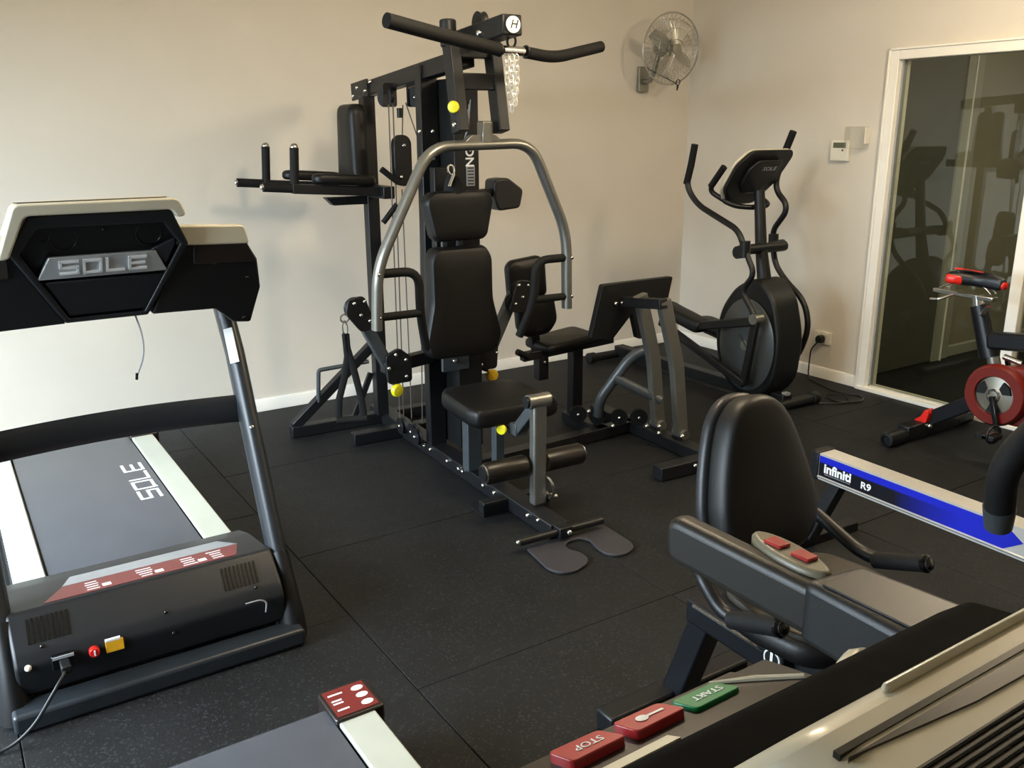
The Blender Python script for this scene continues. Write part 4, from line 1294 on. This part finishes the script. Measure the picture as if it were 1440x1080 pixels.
# --- stirrup handle hanging from the left pulley arm
sh_ = thing('stirrup_handle', 'black strap handle on a chrome clip hanging left of the weight machine', 'strap handle', (-3.288, -1.31, 0.0), -20)
MB().torus((0, 0, 0.775), (0, 1, 0), 0.018, 0.004, 18, 6).build('clip', 'chrome', sh_)
MB().tube(fillet([(0.0, 0, 0.765), (-0.012, 0, 0.745), (-0.010, 0, 0.71), (0.0, 0, 0.70), (0.010, 0, 0.71), (0.010, 0, 0.745), (0.0, 0, 0.765)], 0.012, 3), 0.0035, 6).build('carabiner', 'chrome', sh_)
MB().tube([(0.002, 0, 0.705), (0.004, 0, 0.64), (0.03, 0, 0.53), (0.055, 0, 0.40), (0.062, 0, 0.315)], 0.016, 10, sec=(1.0, 0.25), up=(1, 0, 0)).build('strap', 'nylon', sh_)
MB().tube([(0.000, 0, 0.705), (0.004, 0, 0.60), (-0.015, 0, 0.50), (-0.045, 0, 0.40), (-0.052, 0, 0.315)], 0.016, 10, sec=(1.0, 0.25), up=(1, 0, 0)).build('strap', 'nylon', sh_)
MB().cyl((-0.062, 0, 0.30), (0.075, 0, 0.30), 0.017).build('grip', 'foam', sh_)

# ================================================================ elliptical trainer
el = thing('elliptical_trainer', 'black elliptical trainer with a grey drive disc standing in the room corner', 'elliptical', (-0.75, -1.73, 0))
MB().cyl((-0.25, 0.02, 0.036), (0.22, 0.02, 0.036), 0.030).build('front_stabilizer', 'black_steel', el)
for s in (-0.27, 0.235):
    MB().lathe([(0.02, -0.03), (0.036, -0.026), (0.036, 0.022), (0.03, 0.03)], (s, 0.02, 0.037), (1, 0, 0), 18).build('stabilizer_cap', 'black_plastic', el)
MB().beam((0, 0.02, 0.06), (0, 1.55, 0.06), 0.08, 0.07).build('main_beam', 'black_steel', el, bevel=0.006)
MB().cyl((-0.24, 1.53, 0.036), (0.26, 1.53, 0.036), 0.030).build('rear_stabilizer', 'black_steel', el)
for s in (-0.26, 0.28):
    MB().lathe([(0.02, -0.03), (0.037, -0.026), (0.037, 0.022), (0.03, 0.03)], (s, 1.53, 0.038), (1, 0, 0), 18).build('stabilizer_cap', 'black_plastic', el)
ho = rpoly([(0.28, 0.745), (0.20, 0.75), (0.09, 0.66), (0.02, 0.42), (0.045, 0.17), (0.14, 0.06), (0.31, 0.045), (0.46, 0.14), (0.525, 0.34), (0.49, 0.54), (0.39, 0.68)], 0.10, 6)
hs = MB().prism(ho, 'x', -0.105, 0.105).build('drive_housing', 'black_plastic', el, bevel=0.02, seg=3)
dk = MB().lathe([(0.02, 0.0), (0.235, 0.0), (0.245, 0.006), (0.232, 0.014), (0.10, 0.020), (0.001, 0.022)], (0, 0, 0), (-1, 0, 0), 44).build('drive_disc', 'disc_grey', hs)
dk.matrix_local = Matrix.Translation(V3((-0.105, 0.262, 0.36))) @ Matrix.Diagonal((1, 0.85, 1.12, 1))
MB().tube([(-0.128, 0.30, 0.42), (-0.129, 0.24, 0.35), (-0.129, 0.21, 0.31)], 0.004, 6).build('printed_mark', 'black_plastic', hs)
MB().box(-0.02, 0.02, 0.085, 0.02, 0.05, 0.105).build('foot_label', 'print_grey', hs)
MB().tube([(0, 0.25, 0.70), (0, 0.30, 0.93), (0, 0.34, 1.24)], [0.042, 0.034, 0.030], 14).build('mast', 'black_steel', el)
sh = MB().cyl((-0.185, 0.29, 0.915), (0.19, 0.29, 0.915), 0.030).build('pivot_shaft', 'black_steel', el)
lx_ = -0.205
la = MB().tube(fillet([(-0.24, 0.63, 1.49), (-0.24, 0.69, 1.26), (-0.23, 0.60, 1.155), (lx_, 0.29, 1.03), (lx_, 0.235, 0.93)], 0.10, 7), 0.0175, 10).build('swing_arm', 'black_steel', el)
MB().tube([(-0.24, 0.632, 1.495), (-0.24, 0.655, 1.38), (-0.24, 0.685, 1.27)], 0.021, 12).build('arm_grip', 'foam', la)
MB().tube(fillet([(lx_, 0.235, 0.95), (lx_, 0.21, 0.89), (lx_, 0.15, 0.80), (lx_, 0.24, 0.69), (lx_, 0.155, 0.60), (lx_, 0.115, 0.54)], 0.07, 6), 0.0165, 10).build('swing_arm_lower', 'black_steel', el)
ra = MB().tube(fillet([(0.2, 0.30, 1.56), (0.2, 0.35, 1.44), (0.2, 0.41, 1.24), (0.2, 0.28, 1.14), (0.2, 0.39, 1.0), (0.2, 0.385, 0.92)], 0.08, 7), 0.0175, 10).build('swing_arm', 'black_steel', el)
MB().tube([(0.2, 0.297, 1.565), (0.2, 0.35, 1.44)], 0.021, 12).build('arm_grip', 'foam', ra)
MB().tube(fillet([(0.2, 0.385, 0.92), (0.2, 0.36, 0.80), (0.2, 0.27, 0.71), (0.2, 0.12, 0.61), (0.2, 0.07, 0.46), (0.2, 0.12, 0.30), (0.2, 0.2, 0.2)], 0.10, 7), 0.0175, 10).build('swing_arm_lower', 'black_steel', el)
for s, y in ((-0.205, 0.235), (0.2, 0.385)):
    MB().tube([(s, y - 0.005, 0.885), (s, y, 0.975)], 0.030, 12).build('arm_sleeve', 'black_plastic', el)
    MB().cyl((s - 0.03, (y + 0.29) / 2, 0.91), (s + 0.03, (y + 0.29) / 2, 0.91), 0.036).build('arm_bearing', 'black_plastic', el)
MB().tube(fillet([(-0.17, 0.46, 1.37), (-0.17, 0.575, 1.235), (-0.10, 0.44, 1.15), (0.0, 0.37, 1.14), (0.12, 0.36, 1.15), (0.16, 0.48, 1.19), (0.17, 0.58, 1.24), (0.17, 0.47, 1.36)], 0.05, 6), 0.0155, 10).build('fixed_handlebar', 'black_steel', el)
for s in (-0.17, 0.17):
    MB().cyl((s, 0.46, 1.372), (s, 0.556, 1.258), 0.019).build('arm_grip', 'foam', el)
# console
co = rpoly([(-0.14, 1.465), (0.17, 1.465), (0.205, 1.43), (0.19, 1.28), (0.10, 1.155), (-0.09, 1.155), (-0.20, 1.25), (-0.205, 1.39)], 0.03, 4)
cy_ = lambda z: 0.265 - 0.68 * (z - 1.46)
cn = slab(MB(), co, lambda z: cy_(z), lambda z: cy_(z) + 0.03).build('console', 'black_plastic', el, bevel=0.006)
slab(MB(), [(x * 1.04, 1.31 + (z - 1.31) * 1.04) for x, z in co], lambda z: cy_(z) + 0.03, lambda z: cy_(z) + 0.05).build('console_rim', 'cream_plastic', cn, bevel=0.006)
slab(MB(), [(x * 0.6 - 0.0, 1.32 + (z - 1.32) * 0.62) for x, z in co], lambda z: cy_(z) - 0.03, lambda z: cy_(z) + 0.005).build('console_back', 'black_plastic', cn, bevel=0.02, seg=3)
slab(MB(), rrect(-0.12, 1.28, 0.12, 1.42, 0.01), lambda z: cy_(z) + 0.05, lambda z: cy_(z) + 0.053).build('display', 'screen', cn)
lettering('console_lettering', 'SOLE', 'print_grey', cn, axes((0.03, cy_(1.36) - 0.031, 1.36), (1, 0, 0), (0, -0.68, 1)), 0.035, 0.0005, xs=1.4)
# linkage and pedals
MB().beam((-0.205, 0.12, 0.535), (-0.205, 0.55, 0.435), 0.035, 0.05).build('pedal_link', 'black_steel', el, bevel=0.006)
MB().beam((-0.205, 0.115, 0.56), (-0.205, 0.175, 0.15), 0.032, 0.045, up=(0, 1, 0)).build('crank_bar', 'black_steel', el, bevel=0.006)
MB().beam((-0.205, 0.17, 0.155), (-0.205, 0.90, 0.40), 0.035, 0.045).build('pedal_rail', 'black_steel', el, bevel=0.006)
MB().cyl((-0.205 - 0.03, 0.115, 0.55), (-0.17, 0.115, 0.55), 0.030).build('link_joint', 'gunmetal', el)
MB().beam((0.2, 0.2, 0.2), (0.2, 0.90, 0.30), 0.035, 0.045).build('pedal_rail', 'black_steel', el, bevel=0.006)
for s, y, z, rx in ((-0.18, 0.73, 0.425, 12), (0.18, 0.74, 0.30, 6)):
    fo = rpoly([(-0.055, -0.19), (0.055, -0.19), (0.07, 0.0), (0.065, 0.17), (0.03, 0.20), (-0.03, 0.20), (-0.065, 0.17), (-0.07, 0.0)], 0.03)
    pdl = MB().pad(fo, 0.075, frame((s, y, z), rx), edge=0.3).build('pedal', 'black_plastic', el)
MB().cyl((-0.13, 0.26, 0.36), (0.13, 0.26, 0.36), 0.03).build('crank_axle', 'gunmetal', el)
MB().beam((0.13, 0.26, 0.36), (0.2, 0.22, 0.22), 0.03, 0.04).build('crank_arm', 'black_steel', el)

loop = [(0.71, 0.385, 0.25), (0.675, 0.415, 0.20), (0.69, 0.43, 0.1), (0.695, 0.435, 0.02), (0.65, 0.385, 0.006), (0.53, 0.085, 0.006), (0.60, -0.055, 0.006), (0.49, -0.135, 0.006),
        (0.35, -0.055, 0.006), (0.42, 0.105, 0.006), (0.53, 0.025, 0.012), (0.42, -0.115, 0.006), (0.28, -0.035, 0.006), (0.16, 0.10, 0.006), (0.05, 0.2, 0.03)]
pc = MB().tube(fillet(loop, 0.12, 6), 0.0045, 6).build('power_cord', 'black_plastic', el)
MB().prism(rpoly([(0.363, 0.24), (0.407, 0.24), (0.411, 0.27), (0.397, 0.288), (0.373, 0.288), (0.359, 0.27)], 0.008), 'x', 0.70, 0.7405).build('plug', 'black_plastic', pc, bevel=0.004)

# ================================================================ spin bike
sb = thing('spin_bike', 'black and red spin bike with red saddle beside the glass door', 'exercise bike', (-0.5, -2.42, 0))
MB().beam((-0.20, 0.0, 0.055), (0.27, 0.0, 0.055), 0.07, 0.075).build('rear_stabilizer', 'bike_black', sb, bevel=0.006)
for s in (-1, 1):
    c0 = -0.265 if s < 0 else 0.33
    ec = MB().lathe([(0.030, -0.075), (0.038, -0.07), (0.040, 0.05), (0.036, 0.07), (0.024, 0.072), (0.024, 0.06), (0.001, 0.06)], (c0, 0, 0.042), (s, 0, 0), 20).build('stabilizer_cap', 'black_plastic', sb)
MB().prism(rpoly([(0.035, 0.09), (0.0, 0.12), (-0.025, 0.165), (-0.045, 0.15), (-0.035, 0.09)], 0.01), 'x', -0.06, 0.0).build('frame_joint', 'saddle_red', sb, bevel=0.004)
bolt(sb, (-0.03, -0.04, 0.07), (-0.2, -1, 0.2), 0.014)
MB().beam((-0.28, -1.05, 0.055), (0.28, -1.05, 0.055), 0.07, 0.075).build('front_stabilizer', 'bike_black', sb, bevel=0.006)
# saddle
sdo = rpoly([(-0.028, -0.305), (0.0, -0.315), (0.028, -0.305), (0.032, -0.19), (0.072, -0.10), (0.082, -0.06), (0.065, -0.04), (0.0, -0.052), (-0.065, -0.04), (-0.082, -0.06), (-0.072, -0.10), (-0.032, -0.19)], 0.03, 4)
sa = MB().pad([(x, y + 0.0) for x, y in sdo], 0.060, axes((0, 0.0, 0.838), (1, 0, 0), (0, 1, 0.05)), edge=0.35, dome=0.012).build('saddle', 'bike_black', sb)
for s in (-1, 1):
    MB().pad(rpoly([(s * 0.035, -0.045), (s * 0.085, -0.055), (s * 0.078, -0.10), (s * 0.05, -0.14), (s * 0.035, -0.09)], 0.015), 0.048, axes((s * 0.003, 0.003, 0.840), (1, 0, 0), (0, 1, 0.05)), edge=0.3).build('saddle_panel', 'saddle_red', sa)
MB().beam((-0.012, -0.06, 0.904), (-0.004, -0.20, 0.897), 0.012, 0.008).build('saddle_stripe', 'saddle_red', sa)
MB().pad(rrect(-0.025, -0.312, 0.025, -0.285, 0.012), 0.04, axes((0, -0.003, 0.844), (1, 0, 0), (0, 1, 0.05)), edge=0.3).build('saddle_nose', 'saddle_red', sa)
ss = MB().beam((0, 0.04, 0.782), (0, -0.27, 0.775), 0.05, 0.022).build('seat_slider', 'chrome', sb, bevel=0.004)
for s in (-0.022, 0.022):
    MB().tube(fillet([(s, 0.0, 0.80), (s, -0.05, 0.83), (s, -0.22, 0.835), (s, -0.26, 0.80)], 0.03), 0.005, 8).build('saddle_rail', 'chrome', sb)
MB().tube(fillet([(-0.02, -0.07, 0.775), (-0.06, -0.02, 0.745), (-0.05, 0.03, 0.74)], 0.03), 0.007, 8).build('slider_lever', 'chrome', sb)
MB().cyl((0, -0.185, 0.785), (0, -0.20, 0.70), 0.026).build('seat_post', 'chrome', sb)
MB().tube([(0, -0.195, 0.735), (0, -0.235, 0.62), (0, -0.285, 0.49)], [0.042, 0.044, 0.05], 14, sec=(1.0, 0.75), up=(0, 1, 0)).build('seat_tube', 'bike_black', sb)
MB().tube(fillet([(-0.03, -0.24, 0.70), (-0.06, -0.25, 0.705), (-0.075, -0.285, 0.755)], 0.02), 0.012, 8).build('post_clamp', 'chrome', sb)
MB().beam((0, -0.27, 0.575), (0, -0.85, 0.64), 0.07, 0.085).build('frame_tube', 'bike_black', sb, bevel=0.015, seg=3)
MB().cyl((0, -0.30, 0.50), (0, -0.335, 0.40), 0.030).build('frame_post', 'gunmetal', sb)
MB().cyl((-0.03, -0.37, 0.515), (-0.03, -0.46, 0.50), 0.014).build('brake_knob', 'chrome', sb)
MB().beam((0, -0.36, 0.33), (0, 0.02, 0.075), 0.06, 0.075, up=(0, 0, 1)).build('rear_strut', 'bike_black', sb, bevel=0.006)
gd = MB().lathe([(0.092, 0.0), (0.150, 0.0), (0.152, 0.03), (0.140, 0.048), (0.096, 0.048), (0.092, 0.040)], (-0.06, -0.385, 0.335), (-1, 0, 0), 40, close=False).build('chain_guard', 'guard_red', sb)
MB().prism(rpoly([(-0.30, 0.42), (-0.40, 0.485), (-0.80, 0.46), (-1.02, 0.36), (-0.80, 0.22), (-0.42, 0.19), (-0.30, 0.26)], 0.07, 6), 'x', -0.06, 0.03).build('drive_cover', 'guard_red', sb, bevel=0.012, seg=3)
di = MB().lathe([(0.001, 0.02), (0.098, 0.016), (0.098, 0.030), (0.085, 0.032), (0.03, 0.045), (0.001, 0.047)], (-0.06, -0.385, 0.335), (-1, 0, 0), 36).build('crank_disc', 'fan_metal', sb)
for k in range(3):
    a = 2 * PI * k / 3 + 0.4
    pts = [(-0.385 + rr * math.cos(a + da), 0.335 + rr * math.sin(a + da)) for rr, da in ((0.045, -0.35), (0.084, -0.42), (0.088, 0.0), (0.084, 0.42), (0.045, 0.35))]
    MB().prism(pts, 'x', -0.108, -0.096).build('disc_window', 'black_plastic', di)
ca_ = V3((-0.12, -0.385, 0.335))
MB().torus(ca_ + V3((0.012, 0, 0)), (1, 0, 0), 0.028, 0.006, 24, 6).build('crank_ring', 'chrome', sb)
cr = MB().beam(ca_, ca_ + V3((-0.015, -0.06, -0.16)), 0.024, 0.018, up=(1, 0, 0)).build('crank_arm', 'gloss_black', sb, bevel=0.005)
pd_ = ca_ + V3((-0.03, -0.062, -0.165))
pe = MB().cyl(pd_ + V3((0.03, 0, 0)), pd_ + V3((-0.10, 0, 0)), 0.012).build('pedal', 'chrome', sb)
MB().box(pd_.x - 0.10, pd_.y - 0.045, pd_.z - 0.014, pd_.x - 0.02, pd_.y + 0.045, pd_.z + 0.010).build('pedal_plate', 'black_plastic', pe, bevel=0.004)
MB().torus(pd_ + V3((-0.06, -0.02, 0.01)), (0.2, 1, 0), 0.042, 0.007, 24, 6, a0=0, a1=2 * PI).build('toe_strap', 'black_plastic', pe)
MB().beam((0.06, -0.385, 0.335), (0.075, -0.33, 0.49), 0.024, 0.018, up=(1, 0, 0)).build('crank_arm', 'gloss_black', sb, bevel=0.005)
MB().lathe([(0.05, -0.02), (0.22, -0.02), (0.23, -0.014), (0.23, 0.014), (0.22, 0.02), (0.05, 0.02)], (0.0, -0.90, 0.34), (1, 0, 0), 40).build('flywheel', 'chrome', sb)
MB().beam((0, -0.80, 0.62), (0, -0.95, 0.98), 0.05, 0.05, up=(0, 1, 0)).build('handlebar_post', 'bike_black', sb, bevel=0.006)
MB().tube(fillet([(-0.2, -0.66, 1.06), (-0.2, -0.9, 1.02), (0.0, -0.96, 0.99), (0.2, -0.9, 1.02), (0.2, -0.66, 1.06)], 0.08), 0.017, 12).build('handlebar', 'foam', sb)
MB().beam((0, -1.05, 0.085), (0, -0.86, 0.60), 0.05, 0.05, up=(0, 1, 0)).build('front_fork', 'bike_black', sb, bevel=0.006)

# ================================================================ rowing machine
rw = thing('rowing_machine', 'rowing machine with white rail and blue sticker on its side', 'rowing machine', (-2.035, -2.93, -0.01), -2.5)
rp = [(-0.040, 0.300), (0.040, 0.300), (0.040, 0.400), (-0.040, 0.400), (-0.040, 0.398)]
ra_ = MB().prism([(-0.040, 0.298), (0.040, 0.298), (0.040, 0.303), (0.044, 0.305), (0.044, 0.311), (0.040, 0.313), (0.040, 0.402), (-0.040, 0.402), (-0.040, 0.313), (-0.044, 0.311), (-0.044, 0.305), (-0.040, 0.303)], 'y', -1.80, -0.028).build('rail', 'aluminium', rw)
MB().box(-0.0455, -1.80, 0.3068, -0.0435, -0.03, 0.3092).build('rail_groove', 'grey_frame', ra_)
MB().box(-0.046, -0.030, 0.292, 0.046, 0.006, 0.408).build('end_cap', 'black_plastic', rw, bevel=0.006)
stk = MB().prism([(-0.032, 0.3145), (-0.76, 0.3145), (-0.82, 0.355), (-0.76, 0.394), (-0.032, 0.394)], 'x', -0.0412, -0.0398).build('side_sticker', 'sticker_blue', ra_)
lettering('brand_lettering', 'infiniti', 'print_white', stk, axes((-0.0415, -0.118, 0.349), (0, -1, 0), (0, 0, 1)), 0.050, 0.0004, offset=0.0016, xs=1.02)
lettering('model_lettering', 'R9', 'print_white', stk, axes((-0.0415, -0.245, 0.340), (0, -1, 0), (0, 0, 1)), 0.036, 0.0004, offset=0.0008, xs=1.15)
ul = MB()
for k in range(14):
    ul.box(-0.0416, -0.066 - k * 0.0085, 0.3245, -0.0412, -0.060 - k * 0.0085, 0.3275)
ul.build('small_print', 'print_grey', stk, kind='stuff')
MB().beam((0.0, -0.10, 0.30), (-0.03, 0.0, 0.03), 0.05, 0.05, up=(0, 1, 0)).build('rear_leg', 'black_steel', rw, bevel=0.005)
MB().beam((-0.27, 0.0, 0.028), (0.24, 0.0, 0.028), 0.05, 0.045).build('rear_foot', 'black_steel', rw, bevel=0.005)
st_ = MB().pad(rrect(-0.15, -0.12, 0.15, 0.12, 0.05), 0.05, axes((0, -1.25, 0.43), (1, 0, 0), (0, 1, 0)), edge=0.35, dome=0.01).build('sliding_seat', 'vinyl', rw)
MB().box(-0.06, -1.33, 0.402, 0.06, -1.17, 0.432).build('seat_carriage', 'black_plastic', rw)
MB().prism(rpoly([(-1.72, 0.03), (-2.2, 0.03), (-2.25, 0.35), (-2.1, 0.62), (-1.85, 0.60), (-1.75, 0.42)], 0.08, 5), 'x', -0.12, 0.12).build('flywheel_housing', 'black_plastic', rw, bevel=0.02, seg=3)
MB().beam((-0.26, -1.75, 0.028), (0.26, -1.75, 0.028), 0.06, 0.05).build('front_foot', 'black_steel', rw, bevel=0.005)
for s in (-1, 1):
    MB().prism(rpoly([(-1.62, 0.30), (-1.60, 0.33), (-1.78, 0.56), (-1.81, 0.54)], 0.01), 'x', s * 0.19 - 0.06, s * 0.19 + 0.06).build('foot_rest', 'black_plastic', rw, bevel=0.005)
MB().cyl((-0.13, -1.76, 0.40), (0.13, -1.76, 0.40), 0.015).build('foot_rest_axle', 'black_steel', rw)

# ================================================================ recumbent bike
rb = thing('recumbent_bike', 'recumbent exercise bike with oval black backrest in the foreground', 'exercise bike', (-3.2, -3.7, 0))
prof = [(0.0, 0.235), (0.055, 0.225), (0.10, 0.185), (0.13, 0.12), (0.155, 0.04), (0.172, -0.04), (0.170, -0.10), (0.145, -0.15), (0.095, -0.178), (0.0, -0.188)]
egg = [(x, z) for x, z in prof] + [(-x, z) for x, z in reversed(prof[1:-1])]
egg = [(x * 0.93, y * 0.94) for x, y in egg]
bk = axes((-0.01, 0.085, 0.748), (1, 0, 0), (0.0, 0.26, 1))
egg = rpoly(egg, 0.03, 3)
MB().pad(egg, 0.075, bk, edge=0.22, dome=0.010).build('backrest_pad', 'vinyl', rb)
MB().pad([(x * 1.02, y * 1.02) for x, y in egg], 0.035, axes((-0.01, 0.117, 0.740), (1, 0, 0), (0.0, 0.26, 1)), edge=0.35).build('backrest_shell', 'vinyl_side', rb)
cuo = rpoly([(-0.19, 0.16), (0.19, 0.16), (0.215, 0.0), (0.20, -0.13), (0.12, -0.18), (-0.12, -0.18), (-0.20, -0.13), (-0.215, 0.0)], 0.08, 5)
cs = MB().pad(cuo, 0.062, axes((0.015, -0.12, 0.475), (1, 0, 0), (0, 1, 0)), edge=0.35).build('seat_cushion', 'vinyl', rb)
MB().pad([(x * 0.93, y * 0.93) for x, y in cuo], 0.024, axes((0.015, -0.12, 0.526), (1, 0, 0), (0, 1, 0)), edge=0.4, dome=0.008).build('cushion_top', 'vinyl_sheen', cs)  # lighter brown top stands for ceiling light reflected on black vinyl
MB().beam((0, 0.16, 0.72), (0, 0.06, 0.42), 0.06, 0.03, up=(0, 1, 0)).build('backrest_bracket', 'black_steel', rb, bevel=0.004)
MB().cyl((0.02, 0.09, 0.60), (0.10, 0.07, 0.615), 0.016).build('bracket_bar', 'chrome', rb)
MB().beam((0, 0.25, 0.34), (0, -1.05, 0.30), 0.075, 0.07).build('seat_rail', 'bike_black', rb, bevel=0.008)
for s in (-1, 1):
    MB().beam((s * 0.041, 0.22, 0.365), (s * 0.041, -0.70, 0.335), 0.006, 0.006).build('rail_strip', 'chrome', rb)
MB().box(-0.07, -0.24, 0.375, 0.07, -0.02, 0.47).build('seat_carriage', 'black_steel', rb, bevel=0.008)
MB().beam((0, 0.20, 0.33), (0, 0.30, 0.04), 0.07, 0.07, up=(0, 1, 0)).build('rear_leg', 'bike_black', rb, bevel=0.006)
MB().beam((-0.26, 0.31, 0.036), (0.26, 0.31, 0.036), 0.07, 0.06).build('rear_stabilizer', 'black_steel', rb, bevel=0.008)
for s in (-1, 1):
    hh = MB().tube(fillet([(s * 0.02, 0.06, 0.575), (s * 0.20, 0.13 if s > 0 else 0.05, 0.615), (s * 0.25, 0.10 if s > 0 else 0.0, 0.615), (s * 0.25, -0.08, 0.545), (s * 0.25, -0.24, 0.60)], 0.06, 6), 0.0165, 12).build('side_handle', 'black_steel', rb)
    MB().tube([(s * 0.25, -0.10, 0.551), (s * 0.25, -0.225, 0.595)], 0.021, 12).build('handle_grip', 'foam', hh)
    MB().lathe([(0.021, 0.0), (0.022, 0.008), (0.014, 0.016), (0.001, 0.018)], (s * 0.25, -0.225, 0.595), (0, -0.94, 0.33), 16).build('grip_cap', 'gloss_black', hh)
kn = MB().cyl((-0.075, -0.10, 0.40), (-0.105, -0.10, 0.40), 0.032, seg=24).build('seat_knob', 'black_plastic', rb, bevel=0.004)
for k in range(3):
    MB().torus((-0.106, -0.10, 0.40), (1, 0, 0), 0.022, 0.0022, 20, 5, 0, 2 * PI).build('knob_ring', 'print_white', kn) if k == 0 else MB().box(-0.1065, -0.106 + k * 0.004, 0.382, -0.105, -0.103 + k * 0.004, 0.418).build('knob_mark', 'print_white', kn)
# front end with shroud, pedals, mast and handlebar
MB().prism(rpoly([(-0.70, 0.10), (-1.32, 0.10), (-1.36, 0.40), (-1.15, 0.62), (-0.85, 0.60), (-0.70, 0.42)], 0.12, 6), 'x', -0.09, 0.09).build('drive_shroud', 'black_plastic', rb, bevel=0.025, seg=3)
MB().beam((-0.26, -1.22, 0.036), (0.26, -1.22, 0.036), 0.07, 0.06).build('front_stabilizer', 'black_steel', rb, bevel=0.008)
for s in (-1, 1):
    cr = MB().beam((s * 0.11, -0.92, 0.38), (s * 0.125, -0.92 + s * 0.12, 0.38 + s * 0.10), 0.024, 0.018, up=(1, 0, 0)).build('crank_arm', 'gunmetal', rb, bevel=0.004)
    MB().box(s * 0.18 - 0.05, -0.965 + s * 0.12, 0.365 + s * 0.10, s * 0.18 + 0.05, -0.875 + s * 0.12, 0.395 + s * 0.10).build('pedal', 'black_plastic', rb, bevel=0.005)
MB().tube([(0, -0.98, 0.55), (0, -0.90, 0.95), (0, -0.87, 1.12)], 0.03, 12).build('mast', 'black_steel', rb)
MB().tube(fillet([(-0.285, -0.640, 1.015), (-0.315, -0.650, 1.10), (-0.24, -0.70, 1.21), (0.0, -0.875, 1.12), (0.24, -0.70, 1.21), (0.315, -0.650, 1.10), (0.285, -0.640, 1.015)], 0.09, 7), 0.022, 14).build('handlebar', 'foam', rb)
for s in (-1, 1):
    MB().cyl((s * 0.287, -0.6405, 1.022), (s * 0.275, -0.637, 0.985), 0.0235, 0.020).build('handlebar_end', 'grey_frame', rb)
MB().prism(rpoly([(-0.86, 1.10), (-0.90, 1.10), (-0.98, 1.28), (-0.94, 1.30)], 0.01), 'x', -0.13, 0.13).build('console', 'black_plastic', rb, bevel=0.008)
